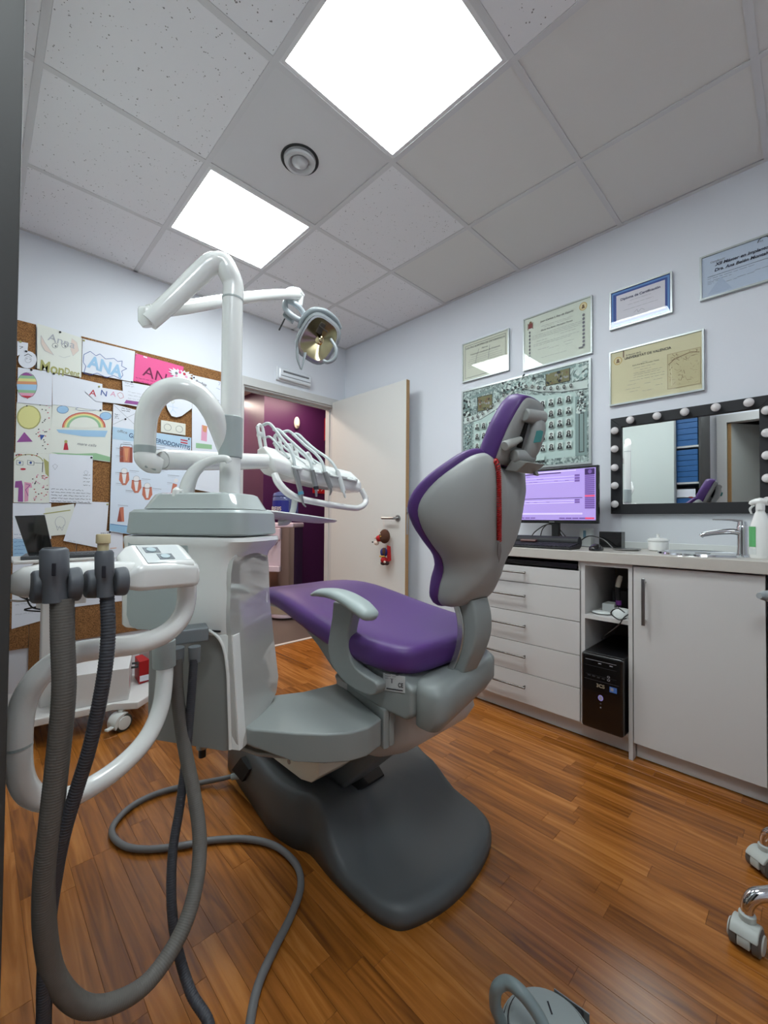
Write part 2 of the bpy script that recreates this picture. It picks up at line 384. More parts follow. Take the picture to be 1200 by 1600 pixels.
def keyf(s):
    best = 1e9; vis = False
    for a in (0, .5, 1):
        q = proj((s[0]+s[3]/2, s[1]+s[2]*a, 0))
        if q and -30 < q[0] < 1230 and q[1] < 1640: vis = True; best = min(best, q[2])
    return best if vis else 1e6+s[1]
strips.sort(key=keyf)
for x0, y0, L, wd in strips[:298]:
    o = bpy.data.objects.new('plank', strip_mesh(L, wd)); COL.objects.link(o); o.location = (x0, y0, 0); o.parent = floor
bm = newbm()
for x0, y0, L, wd in strips[298:]:
    g = .0003; box(bm, x0+g, x0+wd-g, y0+g, y0+L-g, -0.001, 0)
tag(obj('planks_far', bm, floorm, floor), kind='stuff')

# ceiling: exposed grid with lift-out tiles
bm = newbm(); box(bm, XL-0.1, 0.1, YF-0.1, 0.1, H+0.03, H+0.08)
ceil_ = struct('ceiling', bm, mat('ceiling_void', (120, 120, 122), 0.9))
gx = [-0.59-0.6*k for k in range(4)]; gy = [-0.6-0.6*k for k in range(7)]
T = 0.012
def bar(x0, x1, y0, y1, dz=0):
    bm = newbm(); box(bm, x0, x1, y0, y1, H-0.004+dz, H+dz); box(bm, (x0+x1)/2-0.001 if x1-x0 < .05 else x0, (x0+x1)/2+0.001 if x1-x0 < .05 else x1, (y0+y1)/2-0.001 if y1-y0 < .05 else y0, (y0+y1)/2+0.001 if y1-y0 < .05 else y1, H+dz, H+0.028)
    obj('grid_bar', bm, gridm, ceil_)
xs = [XL+0.0] + sorted(gx) + [0.0]; ys = [YF] + sorted(gy) + [0.0]
for X in gx: bar(X-T, X+T, YF, 0)
for Y in gy:
    for a, b in zip(xs[:-1], xs[1:]):
        if b-a > 0.05: bar(a+(T if a > XL+.01 else 0), b-(T if b < -.01 else 0), Y-T, Y+T, 0.0003)
for nm, a in (('a', (XL, 0, -0.022, 0)), ('b', (XL, 0, YF, YF+0.022)), ('c', (-0.022, 0, YF+.022, -0.022)), ('d', (XL, XL+0.022, YF+.022, -0.022))):
    bm = newbm(); box(bm, a[0], a[1], a[2], a[3], H-0.004, H-0.0005); obj('edge_angle', bm, gridm, ceil_)
lights = {(-1.79, -2.4), (-1.79, -1.2), (-2.99, -3.6)}  # the last panel is unseen, added to brighten the front of the dental unit
LIGHTS = []
for i, (a, b) in enumerate(zip(xs[:-1], xs[1:])):
    if b-a < 0.05: continue
    for c, d in zip(ys[:-1], ys[1:]):
        if (round(a, 2), round(c, 2)) in lights: LIGHTS.append((a, b, c, d)); continue
        if abs(a+1.79) < .01 and abs(c+1.8) < .01:
            VT = (a, b, c, d); m_ = mat('metal_tile', (218, 218, 220), 0.45)
            bm = newbm(); box(bm, a+T*.6, b-T*.6, c+T*.6, d-T*.6, H+0.001, H+0.012); obj('vent_tile', bm, m_, ceil_, bevel=0.003); continue
        sm = (a > -0.7 and c < -1.25) or (a > -1.25 and c < -1.85)
        bm = newbm(); e = 0.0
        rings = []
        for ins, z in ((T*.7, H+0.016), (T*.7, H+0.001), (T*1.15, H-0.0025 if not sm else H+0.001)):
            x0, x1, y0, y1 = a+(ins if a > XL+.01 else .023), b-(ins if b < -.01 else .023), c+(ins if c > YF+.01 else .023), d-(ins if d < -.01 else .023)
            rings.append([(x0, y0, z), (x1, y0, z), (x1, y1, z), (x0, y1, z)])
        loft(bm, rings); obj('ceiling_tile', bm, tilep if sm else tilem, ceil_)
names = {-2.4: 'large square white LED ceiling panel directly above the dental chair', -1.2: 'square white LED ceiling panel nearer the corkboard wall, left of the round vent', -3.6: 'unseen square ceiling panel added behind the viewpoint as fill light'}
for a, b, c, d in LIGHTS:
    t = thing('ceiling_light', names[round(c, 1)], 'light', ((a+b)/2, (c+d)/2, H), group='square ceiling light panels')
    fr = newbm(); i0, i1 = T*.7, 0.028
    for q in ((a+i0, b-i0, c+i0, c+i1), (a+i0, b-i0, d-i1, d-i0), (a+i0, a+i1, c+i1, d-i1), (b-i1, b-i0, c+i1, d-i1)): box(fr, *q, H-0.002, H+0.012)
    obj('frame', fr, mat('light_frame', (228, 228, 230), 0.4), t)
    dm = newbm(); box(dm, a+i1, b-i1, c+i1, d-i1, H+0.001, H+0.01); obj('diffuser', dm, panelm2 if c < -3 else panelm, t)
# round vent
vc = Vector((-1.495, -1.51, H))
t = thing('air_vent', 'round white ceiling air vent with a cone centre', 'vent', vc)
latho('collar', mat('vent_dark', (40, 42, 44), 0.6), t, vc+Vector((0, 0, 0.0)), [(0.066, 0.03), (0.072, 0.0), (0.083, -0.004), (0.085, -0.001), (0.085, 0.012), (0.066, 0.02)], seg=40)
latho('outer_ring', mat('vent_white', (196, 196, 198), 0.4), t, vc, [(0.040, -0.004), (0.052, -0.020), (0.066, -0.018), (0.070, -0.010), (0.062, -0.008), (0.046, 0.004)], seg=40)
latho('cone', MATS['vent_white'], t, vc, [(0.001, -0.030), (0.014, -0.028), (0.034, -0.016), (0.036, -0.010), (0.02, 0.0), (0.001, 0.002)], seg=36)

# ------------------------------------------------------------ doorway, open door, hall beyond
t1 = thing('trim_1', None, None, (HX0, 0, 0), kind='structure')
cw = 0.055
for nm, a in (('casing_board', (HX0-cw, HX0+.012, -0.014, 0, 0, HZ+cw)), ('casing_board', (HX1-.012, HX1+cw-.02, -0.014, 0, 0, HZ+cw)), ('casing_board', (HX0+.012, HX1-.012, -0.014, 0, HZ-.012, HZ+cw)),
              ('jamb_lining', (HX0, HX0+.025, 0, 0.12, 0, HZ)), ('jamb_lining', (HX1-.018, HX1, 0.0, 0.12, 0, HZ)), ('head_lining', (HX0+.025, HX1-.018, 0, 0.12, HZ-.025, HZ)),
              ('door_stop', (HX0+.025, HX0+.04, 0.05, 0.07, 0, HZ-.025)), ('door_stop', (HX1-.026, HX1-.018, 0.05, 0.07, 0, HZ-.025)), ('door_stop', (HX0+.04, HX1-.026, 0.05, 0.07, HZ-.04, HZ-.025)),
              ('casing_board', (HX0-cw, HX1+cw, 0.12, 0.134, HZ, HZ+cw))):
    bxo(nm, casem, t1, *a, bevel=0.002)
bxo('threshold_strip', mat('threshold', (205, 200, 196), 0.4), t1, HX0, HX1, -0.055, -0.02, 0.0005, 0.006, bevel=0.002)
d1 = thing('door_1', None, None, (-0.145, -0.02, 0), kind='structure')
leaf = newbm(); box(leaf, -0.165, -0.128, -0.95, -0.02, 0.008, 2.125); leaf = obj('door_leaf', leaf, doorm, d1, bevel=0.0015)
bxo('oak_edge', oak, leaf, -0.164, -0.129, -0.9515, -0.950, 0.008, 2.125)
bxo('latch_plate', steel, leaf, -0.155, -0.138, -0.9535, -0.9515, 0.93, 1.14, bevel=0.001)
bxo('latch_bolt', steel, leaf, -0.152, -0.141, -0.963, -0.9535, 1.085, 1.105, bevel=0.002)
for s, xx in ((-1, -0.165), (1, -0.128)):
    bm = newbm(); lathe(bm, (xx, -0.872, 1.055), [(0.026, 0), (0.027, 0.004), (0.025, 0.008), (0.010, 0.009)], axis=(s, 0, 0)); tube(bm, [(xx+s*.006, -0.872, 1.055), (xx+s*.045, -0.872, 1.055), (xx+s*.052, -0.866, 1.055), (xx+s*.052, -0.745, 1.055)], 0.0095, n=4, seg=14)
    obj('handle', bm, steel, leaf, auto=40)
for hz in (0.25, 1.05, 1.9): cylo('hinge', steel, d1, (-0.122, -0.018, hz), (-0.122, -0.018, hz+0.09), 0.007)
# emergency light
t = thing('emergency_light', 'clear oblong emergency light on the wall above the doorway', 'light', (-0.575, 0, 2.26))
bm = newbm(); box(bm, -0.745, -0.405, -0.02, 0, 2.20, 2.315); obj('back_box', bm, mat('em_grey', (214, 216, 220), 0.4), t, bevel=0.008)
bm = newbm(); box(bm, -0.735, -0.415, -0.050, -0.0205, 2.21, 2.305); obj('cover', bm, mat('em_cover', (226, 230, 236), 0.15, coat=.5), t, bevel=0.018)
bm = newbm(); tube(bm, [(-0.70, -0.0505, 2.275), (-0.45, -0.0505, 2.275)], 0.008, smooth=False); obj('lamp_tube', bm, mat('em_tube', (120, 124, 130), 0.3), t, auto=40)
bm = newbm(); box(bm, -0.72, -0.43, -0.0525, -0.0495, 2.235, 2.241); obj('rib', bm, MATS['em_tube'], t)
# hall beyond the doorway
HW = 1.1
bm = newbm(); box(bm, -3.2, 3, 0.0, 2.5, -0.05, -0.002); struct('floor_hall', bm, mat('hall_floor', (104, 90, 84), 0.35, noise=.05, nscale=8))
bm = newbm(); box(bm, -0.252, 2.2, HW, HW+0.12, 0, 2.62); box(bm, -0.252, -0.14, HW+.12, 2.3, 0, 2.62); struct('wall_hall', bm, purpwall)
bm = newbm(); box(bm, -3.2, -2.0, 2.28, 2.4, 0, 2.62); box(bm, -1.9, 2.2, 2.28, 2.4, 2.16, 2.62); box(bm, -0.05, 2.2, 2.28, 2.4, 0, 2.16); box(bm, -1.9, -0.82, 2.28, 2.4, 0, 2.16); struct('wall_hall_far', bm, pinkwall)
bm = newbm(); box(bm, -3.2, 3, 0.12, 2.5, 2.50, 2.55); struct('ceiling_hall', bm, mat('hall_ceiling', (206, 190, 184), 0.8))
bm = newbm(); box(bm, 2.2, 2.3, 0.12, 2.4, 0, 2.55); struct('wall_hall_right', bm, pinkwall)
bm = newbm(); box(bm, -3.3, -3.2, 0.12, 2.4, 0, 2.55); struct('wall_hall_left', bm, pinkwall)
bm = newbm(); box(bm, -0.26, 2.2, HW-0.012, HW, 0, 0.07); struct('baseboard_hall', bm, casem)
t = thing('door_3', None, None, (-0.45, 2.28, 0), kind='structure')
for a in ((-0.89, -0.80, 2.262, 2.28, 0, 2.16), (-0.07, 0.02, 2.262, 2.28, 0, 2.16), (-0.80, -0.07, 2.262, 2.28, 2.06, 2.16)): bxo('casing_board', mat('hall_casing', (196, 168, 156), 0.6), t, *a)
lf = bxo('door_leaf', mat('hall_door', (214, 206, 196), 0.5), t, -0.80, -0.48, 2.285, 2.32, 0.01, 2.06)
bxo('oak_edge', oak, t, -0.48, -0.45, 2.285, 2.32, 0.01, 2.06)
L = bpy.data.lights.new('hall_lamp', 'AREA'); L.shape = 'RECTANGLE'; L.size = 1.6; L.size_y = 0.2; L.energy = HALL_WATTS; L.color = (1, 0.80, 0.66)
lo = bpy.data.objects.new('hall_lamp', L); COL.objects.link(lo); lo.location = (-0.5, 0.75, 2.47)
L2 = bpy.data.lights.new('hall_lamp', 'AREA'); L2.shape = 'RECTANGLE'; L2.size = 1.0; L2.size_y = 0.2; L2.energy = HALL_WATTS*.7; L2.color = (1, 0.84, 0.72)
lo = bpy.data.objects.new('hall_lamp', L2); COL.objects.link(lo); lo.location = (-0.7, 1.8, 2.47)
# motion detector, signs, extinguisher
t = thing('motion_detector', 'small cream motion detector on the purple hall wall', 'sensor', (0.157, HW, 2.17))
bm = newbm(); ell(bm, (0.157, HW-0.018, 2.168), (0.036, 0.026, 0.072)); obj('housing', bm, creamp, t, smooth=True)
bm = newbm(); ell(bm, (0.157, HW-0.036, 2.14), (0.022, 0.014, 0.022)); obj('lens', bm, mat('lens', (206, 190, 172), 0.3), t, smooth=True)
t = thing('hall_sign', 'tall red sign on the purple wall by the door frame', 'sign', (0.66, HW, 2.16))
bxo('board', redm, t, 0.565, 0.80, HW-0.006, HW, 2.02, 2.30)
s = Sheet((0.565, HW-0.0065, 2.02), (1, 0, 0), (0, 0, 1)); wt = mat('sign_white', (220, 214, 206), 0.6)
for a in ((0.008, .008, .228, .012), (0.008, .268, .228, .272), (.008, .012, .012, .268), (.224, .012, .228, .268)): s.rect(*a, wt)
s.rect(.03, .06, .075, .16, wt); s.ell(.15, .15, .03, .05, wt); s.done('print', t)
t = thing('equipment_sign', 'small square red fire extinguisher sign behind the instrument tray', 'sign', (0.5, HW, 1.4))
bxo('board', redm, t, 0.40, 0.60, HW-0.006, HW, 1.36, 1.50)
s = Sheet((0.40, HW-0.0065, 1.36), (1, 0, 0), (0, 0, 1)); s.poly([(.03, .03), (.09, .03), (.06, .08)], wt); s.rect(.05, .085, .07, .11, wt); s.line([(.12, .03), (.15, .06), (.12, .09), (.16, .11)], .007, wt); s.done('print', t)
t = thing('fire_extinguisher', 'red fire extinguisher with black hose on the purple hall wall', 'extinguisher', (0.66, HW, 1.2))
latho('cylinder', redm, t, (0.66, HW-0.09, 1.20), [(0.06, 0), (0.068, .02), (0.068, .40), (.05, .45), (.022, .47), (.02, .50)])
bm = newbm(); tube(bm, [(0.66, HW-.09, 1.73), (0.60, HW-.13, 1.74), (0.55, HW-.12, 1.70), (0.545, HW-.1, 1.62), (.58, HW-.1, 1.5)], 0.014, seg=10); obj('hose', bm, black, t, auto=50)
bxo('valve', black, t, 0.635, 0.685, HW-.12, HW-.06, 1.70, 1.75, bevel=.006)
# water cooler, rotated towards the doorway
cx, cy = -0.13, 0.82; f_ = Vector((-0.80, -0.60, 0)); s_ = Vector((0.60, -0.80, 0))
def cc(a, b, z): p = Vector((cx, cy, 0))+s_*a+f_*b; p.z = z; return p
t = thing('water_cooler', 'white and chrome water cooler with a blue bottle on top in the hall', 'water cooler', (cx, cy, 0))
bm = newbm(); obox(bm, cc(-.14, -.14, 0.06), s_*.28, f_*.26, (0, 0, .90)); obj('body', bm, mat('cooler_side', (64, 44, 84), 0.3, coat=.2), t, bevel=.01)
bm = newbm(); prism(bm, [cc(-.14, .121, .20), cc(-.10, .155, .20), cc(0, .17, .20), cc(.10, .155, .20), cc(.14, .121, .20)], (0, 0, .76)); obj('front_panel', bm, mat('cooler_chrome', (150, 140, 136), .12, metal=1), t, auto=30)
bm = newbm(); prism(bm, [cc(-.14, .121, .06), cc(-.10, .15, .06), cc(0, .16, .06), cc(.10, .15, .06), cc(.14, .121, .06)], (0, 0, .14)); obj('lower_panel', bm, mat('cooler_beige', (176, 160, 140), .4), t, auto=30)
bm = newbm(); obox(bm, cc(-.15, -.15, .955), s_*.30, f_*.335, (0, 0, .05)); obj('top', bm, mat('cooler_white', (222, 204, 216), .4), t, bevel=.014)
fp = bxo('dispenser', MATS['cooler_white'], t, 0, .001, 0, .001, 0, .001)
bm = newbm()
obox(bm, cc(-.135, .15, .50), s_*.15, f_*.055, (0, 0, .06)); obox(bm, cc(-.135, .15, .56), s_*.15, f_*.022, (0, 0, .30)); obox(bm, cc(-.135, .15, .83), s_*.15, f_*.055, (0, 0, .12))
bpy.data.objects.remove(fp); fp = obj('dispenser', bm, MATS['cooler_white'], t, bevel=.008)
for a in (-.10, -.03): bm = newbm(); tube(bm, [cc(a, .17, .80), cc(a, .205, .80), cc(a, .212, .775)], .011, n=4); obj('tap', bm, mat('tap_mauve', (150, 130, 150), .3), fp, auto=45)
bm = newbm(); lathe(bm, cc(0, 0, 0.02), [(.165, 0), (.17, .01), (.165, .035), (.14, .04)]); obj('base', bm, MATS['cooler_white'], t, auto=40)
bot = latho('bottle', bluebottle, t, cc(0, 0.02, 1.005), [(.055, 0), (.06, .02), (.125, .07), (.135, .09), (.135, .15), (.128, .16), (.135, .17), (.135, .26), (.128, .27), (.135, .28), (.125, .31), (.07, .33), (.02, .335)], seg=32)
s = Sheet(cc(-.085, .158, 1.10), s_, (0, 0, 1)); bl = mat('label_blue', (30, 40, 140), .5)
bm = newbm()
for q in range(6):
    a0, a1 = -1.0+q*.27, -1.0+(q+1)*.27
    p = lambda a, z: cc(math.sin(a)*.1375, .02+math.cos(a)*.1375, z)
    f1 = [bm.verts.new(k) for k in (p(a0, 1.10), p(a1, 1.10), p(a1, 1.235), p(a0, 1.235))]; bm.faces.new(f1)
obj('label', bm, bl, bot)
s = Sheet(cc(-.10, .139, 1.13), s_+f_*0.18, (0, 0, 1)); s.bm.free(); s.bm = newbm()
s.text('BEJIS', 0, 0, .058, wt, bot, h=.008, bold=.001); s.bm.free()
# ================================================================ RIGHT WALL FURNITURE
CF = -0.45      # front plane of the cabinet doors
def front(name, y0, y1, z0, z1, parent, m=plinthm): return bxo(name, m, parent, CF, CF+0.018, y0, y1, z0, z1, bevel=0.0012)
# drawer unit
t = thing('drawer_cabinet', 'white drawer cabinet with five drawers under the computer screen', 'cabinet', (-0.22, -1.995, 0))
y0, y1 = -2.352, -1.64
bm = newbm(); box(bm, CF+.02, -0.002, y0, y0+.018, .085, .852); box(bm, CF+.02, -.002, y1-.018, y1, .085, .852); box(bm, CF+.02, -.002, y0+.018, y1-.018, .085, .10); box(bm, -.02, -.002, y0+.018, y1-.018, .10, .852); obj('carcass', bm, plinthm, t)
bxo('plinth', plinthm, t, -0.392, -0.376, -2.372, y1, 0.004, .085)
for a, b in ((.090, .2445), (.2475, .400), (.403, .5595), (.5625, .7145), (.7175, .803)):
    d = front('drawer', y0+.004, y1, a, b, t); zc = (a+b)/2+.012
    bm = newbm(); tube(bm, [(CF-.03, -2.085, zc), (CF-.03, -1.80, zc)], .005, smooth=False)
    for yy in (-2.07, -1.815): tube(bm, [(CF, yy, zc), (CF-.03, yy, zc)], .004, smooth=False)
    obj('handle', bm, mat('handle_dark', (120, 116, 112), .25, metal=1), d, auto=40)
t = thing('keyboard_tray', 'black pull-out tray in the gap above the top drawer', 'tray', (-.25, -2, .81))
bxo('tray', black, t, CF+.03, -.03, y0+.025, y1-.025, .812, .822, bevel=.002)
bxo('front_lip', blackg, t, CF+.022, CF+.03, y0+.025, y1-.025, .808, .835, bevel=.002)
# open nook
t = thing('open_cabinet', 'narrow open white cabinet holding the black computer tower', 'cabinet', (-.22, -2.464, 0))
n0, n1 = -2.572, -2.354
bxo('side_panel', plinthm, t, CF, -.002, n1-.018, n1, .085, .852); bxo('side_panel', plinthm, t, CF, -.002, n0, n0+.016, .0, .852)
bxo('top_rail', plinthm, t, CF, -.002, n0+.016, n1-.018, .834, .852)
bxo('shelf', plinthm, t, CF, -.02, n0+.016, n1-.018, .585, .603); bxo('base_panel', plinthm, t, CF+.02, -.002, n0+.016, n1-.018, .085, .10)
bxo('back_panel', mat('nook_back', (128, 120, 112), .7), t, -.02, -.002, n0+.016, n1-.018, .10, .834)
bxo('plinth', plinthm, t, -0.392, -.376, n0+.016, -2.372, .004, .085)
# sink cabinet
t = thing('sink_cabinet', 'wide white cabinet under the sink with one tall door', 'cabinet', (-.22, -2.79, 0))
q0, q1 = -3.006, -2.574
bxo('side_panel', plinthm, t, CF+.02, -.002, q0, q0+.016, .085, .852); bxo('carcass', plinthm, t, CF+.02, -.002, q0+.016, q1, .085, .45)
d = front('door', q0, q1-.002, .078, .846, t)
bm = newbm(); box(bm, CF-.034, CF-.026, -2.628, -2.614, .60, .80); box(bm, CF-.026, CF, -2.625, -2.617, .612, .622); box(bm, CF-.026, CF, -2.625, -2.617, .778, .788); obj('handle', bm, steel, d, bevel=.002)
bxo('plinth', plinthm, t, -0.405, -.389, q0, q1-.002, .004, .075)
bxo('gap_shade', blackm, t, -0.43, -.40, -3.10, -3.008, .0, .85)  # black slab standing in for the shade of the open gap
# worktop
t = thing('worktop', 'long pale stone worktop along the right wall', 'worktop', (-.235, -2.4, .855))
bm = newbm(); box(bm, -.47, -.002, -3.35, -1.62, .853, .901); wt_ = obj('slab', bm, counterm, t, bevel=.003)
bxo('end_panel', plinthm, t, -.45, -.002, -3.348, -3.33, 0, .853)
bxo('upstand', whitem, t, -.016, -.002, -3.35, -2.405, .901, .935, bevel=.002)
bxo('splash_panel', mat('splash', (214, 218, 222), .25), t, -.010, -.001, -3.35, -2.40, .935, 1.083)
# mirror with bulbs
my0, my1, mz0, mz1, mw = -3.018, -2.357, 1.084, 1.605, .052
t = thing('vanity_mirror', 'black framed mirror with round bulbs above the sink', 'mirror', (-.02, -2.69, mz0))
for pts in ([(my1, mz0), (my1, mz1), (my1-mw, mz1-mw), (my1-mw, mz0+mw)], [(my0, mz0), (my0+mw, mz0+mw), (my0+mw, mz1-mw), (my0, mz1)], [(my1, mz1), (my0, mz1), (my0+mw, mz1-mw), (my1-mw, mz1-mw)], [(my1, mz0), (my1-mw, mz0+mw), (my0+mw, mz0+mw), (my0, mz0)]):
    bm = newbm(); prism(bm, [(-.002, y, z) for y, z in pts], (-.035, 0, 0)); obj('frame_rail', bm, blackm, t, bevel=.0015)
bxo('glass', mirrorm, t, -.022, -.018, my0+mw-.002, my1-mw+.002, mz0+mw-.002, mz1-mw+.002)
BL = [(y, mz1-mw/2) for y in (-2.459, -2.58, -2.696, -2.816, -2.933)] + [(my1-mw/2, z) for z in (1.533, 1.434, 1.333, 1.236, 1.136)] + [(my0+mw/2, z) for z in (1.533, 1.434, 1.336, 1.236, 1.136)]
for y, z in BL:
    b = latho('bulb_socket', mat('socket_black', (30, 30, 32), .5), t, (-.037, y, z), [(.014, 0), (.014, .006), (.011, .008)], axis=(-1, 0, 0))
    bm = newbm(); ell(bm, (-.058, y, z), (.0175, .0195, .0195)); obj('bulb', bm, bulbm, t, smooth=True)

# ------------------------------------------------------------ framed certificates
frm = mat('frame_silver', (184, 190, 190), .35, metal=.6)
certp = mat('cert_paper', (214, 218, 200), .6); certy = mat('cert_yellow', (212, 206, 168), .6); certb = mat('cert_bluewhite', (190, 204, 222), .6)
blu = mat('cert_blue', (34, 70, 150), .5); gold = mat('cert_gold', (190, 160, 80), .5); brown = mat('cert_brown', (120, 92, 64), .6); tan = mat('cert_tan', (176, 160, 126), .7)
def framed(name, label, y0, y1, z0, z1, pm, fw=.008, cat='certificate', d=.02, group='framed certificates on the right wall'):
    """y1 is the left edge in view, y0 the right edge"""
    t = thing(name, label, cat, (0, (y0+y1)/2, z0), group=group)
    bm = newbm()
    o = [(y0, z0), (y1, z0), (y1, z1), (y0, z1)]; i = [(y0+fw, z0+fw), (y1-fw, z0+fw), (y1-fw, z1-fw), (y0+fw, z1-fw)]
    R4 = [[(-.001, y, z) for y, z in o], [(-d, y, z) for y, z in o], [(-d, y, z) for y, z in i], [(-.001, y, z) for y, z in i]]
    vr = loft(bm, R4, cap=False)
    for k in range(4): bm.faces.new((vr[3][k], vr[3][(k+1) % 4], vr[0][(k+1) % 4], vr[0][k]))
    obj('frame', bm, frm, t)
    bxo('backing', pm, t, -d+.006, -.003, y0+fw, y1-fw, z0+fw, z1-fw)
    bxo('glass', glassm, t, -d+.001, -d+.003, y0+fw, y1-fw, z0+fw, z1-fw)
    s = Sheet((-d+.0058, y1, z0), (0, -1, 0), (0, 0, 1)); s.w = y1-y0; s.h = z1-z0; s.t = t; return s
def lines(s, L, m=inkg, w=.0011):
    for a0, a1, b in L: s.scrib(a0, a1, b, m, w, .0006)
s = framed('certificate', 'smallest cream certificate, leftmost in the upper row', -1.733, -1.362, 2.036, 2.318, certp)
for a in ((.025, .025, .346, .027), (.025, .255, .346, .257), (.025, .027, .027, .255), (.344, .027, .346, .255)): s.rect(*a, ink)
s.text('CENTRO EUROPEO DE ORTODONCIA', .185, .232, .017, ink, s.t, align='CENTER', sx=1.05)
s.text('Diploma', .185, .205, .014, ink, s.t, align='CENTER', shear=.3); s.text('Tratamiento Combinado de Ortodoncia', .185, .180, .0145, ink, s.t, align='CENTER', shear=.3)
lines(s, [(.08, .29, .166), (.06, .32, .150), (.05, .32, .136), (.05, .32, .122), (.05, .25, .108), (.05, .2, .094)]); s.line([(.14, .21), (.12, .16), (.11, .09)], .002, inkg); s.line([(.225, .215), (.215, .12)], .002, inkg); s.done('print', s.t)
s = framed('certificate', 'cream degree certificate with red crest and round gold seal', -2.255, -1.833, 2.004, 2.340, mat('cert_green', (212, 220, 206), .6))
s.text('Juan Carlos I, Rey de España', .215, .278, .016, ink, s.t, align='CENTER', sx=1.1, shear=.2)
s.text('Doña Ana Belén Montalvo Tomás', .215, .222, .0135, ink, s.t, align='CENTER', sx=1.05, shear=.2)
s.rect(.035, .262, .062, .292, mat('crest_red', (130, 60, 60), .6)); s.rect(.030, .255, .034, .298, brown); s.rect(.063, .255, .067, .298, brown); s.poly([(.038, .292), (.06, .292), (.056, .304), (.049, .308), (.042, .304)], brown)
s.ell(.372, .288, .022, .024, gold, 20); s.ell(.372, .288, .018, .020, mat('seal_in', (216, 204, 160), .6), 20); s.ell(.372, .292, .006, .007, brown); s.poly([(.362, .276), (.382, .276), (.378, .288), (.366, .288)], brown)
lines(s, [(.12, .31, .252), (.14, .20, .243), (.22, .30, .243), (.06, .37, .205), (.06, .37, .195), (.06, .35, .185), (.09, .16, .165), (.24, .33, .17), (.07, .35, .148), (.07, .30, .138), (.10, .17, .11), (.17, .23, .10), (.26, .32, .112), (.27, .31, .095), (.12, .28, .055)])
for q in range(9): s.ell(.045, .06+q*.022, .006, .009, inkg, 6); s.ell(.375, .06+q*.022, .008, .009, inkg, 6); s.ell(.352+(q % 3)*.008, .05, .006, .005, inkg, 6)
s.done('print', s.t)
s = framed('certificate', 'small certificate with a wide blue border', -2.640, -2.347, 2.104, 2.315, blu)
s.rect(.012, .012, .281, .022, mat('b2', (90, 140, 200), .5)); s.rect(.012, .190, .281, .199, MATS['b2']); s.rect(.272, .012, .281, .199, MATS['b2']); s.rect(.012, .022, .018, .19, MATS['b2'])
s.rect(.034, .034, .262, .180, mat('cert_white', (218, 216, 224), .6)); s.text('Diploma de Certificación', .148, .146, .0185, mat('navy', (30, 40, 90), .7), s.t, align='CENTER', bold=.0004)
lines(s, [(.10, .20, .132), (.09, .21, .112), (.07, .23, .088)]); s.line([(.12, .06), (.135, .072), (.14, .055), (.155, .07), (.17, .058)], .0012, inkg); s.done('print', s.t)
s = framed('certificate', 'large yellowish university certificate with a line drawing at its right', -2.768, -2.345, 1.680, 1.980, certy)
s.text('UNIVERSITAT DE VALENCIA', .075, .240, .018, ink, s.t, sx=.95, bold=.0003); s.text('El Rector de la', .083, .258, .012, ink, s.t)
s.rect(.068, .255, .074, .292, brown); s.ell(.043, .243, .021, .022, gold, 20); s.ell(.043, .243, .017, .018, MATS['seal_in'], 20); s.ell(.043, .247, .006, .007, brown); s.poly([(.033, .232), (.053, .232), (.049, .243), (.037, .243)], brown)
s.text('Doña Ana Belén Montalvo Tomás', .175, .195, .009, ink, s.t, align='CENTER')
lines(s, [(.16, .19, .206), (.12, .22, .182), (.15, .20, .168), (.12, .25, .155), (.12, .24, .145), (.12, .26, .132), (.10, .26, .118), (.09, .13, .098), (.17, .20, .09), (.21, .25, .10), (.08, .15, .075), (.10, .14, .06), (.16, .21, .052), (.22, .25, .07)])
s.rect(.272, .035, .410, .215, tan); rr = random.Random(5); s.rect(.275, .038, .407, .212, mat('cert_line', (200, 192, 152), .7))
for q in range(70): a, b = rr.uniform(.28, .40), rr.uniform(.045, .205); an = rr.uniform(0, 3.14); l = rr.uniform(.005, .02); a2, b2 = min(.405, max(.277, a+l*math.cos(an))), min(.21, max(.04, b+l*math.sin(an))); s.line([(a, b), (a2, b2)], .0018, tan if q % 3 else brown)
s.line([(.277, .16), (.30, .18), (.33, .19), (.37, .20), (.405, .19)], .003, brown); s.line([(.29, .05), (.29, .12), (.285, .16)], .003, certy)
s.done('print', s.t)
s = framed('certificate', 'pale blue certificate at the right edge of the photo', -3.16, -2.753, 2.118, 2.332, certb)
dk = mat('navy2', (26, 34, 60), .7)
s.text('Certificado', .040, .168, .0125, inkg, s.t, shear=.2); s.text('XII Máster en Implantología', .060, .148, .0200, dk, s.t, bold=.0005, shear=.25); s.text('Dra. Ana Belén Montalvo Tomás', .056, .122, .0200, dk, s.t, bold=.0005, shear=.25)
s.rect(.03, .104, .37, .1055, dk); lines(s, [(.03, .20, .094), (.03, .12, .083), (.03, .07, .076), (.03, .055, .069), (.08, .14, .058), (.14, .20, .062), (.20, .27, .068)], dk)
s.line([(.212, .188), (.216, .200), (.228, .207), (.242, .205), (.25, .196)], .003, ink); s.text('IVI', .218, .187, .011, ink, s.t); s.poly([(.03, .02), (.12, .02), (.08, .09)], mat('cert_bl2', (176, 192, 214), .6)); s.done('print', s.t)
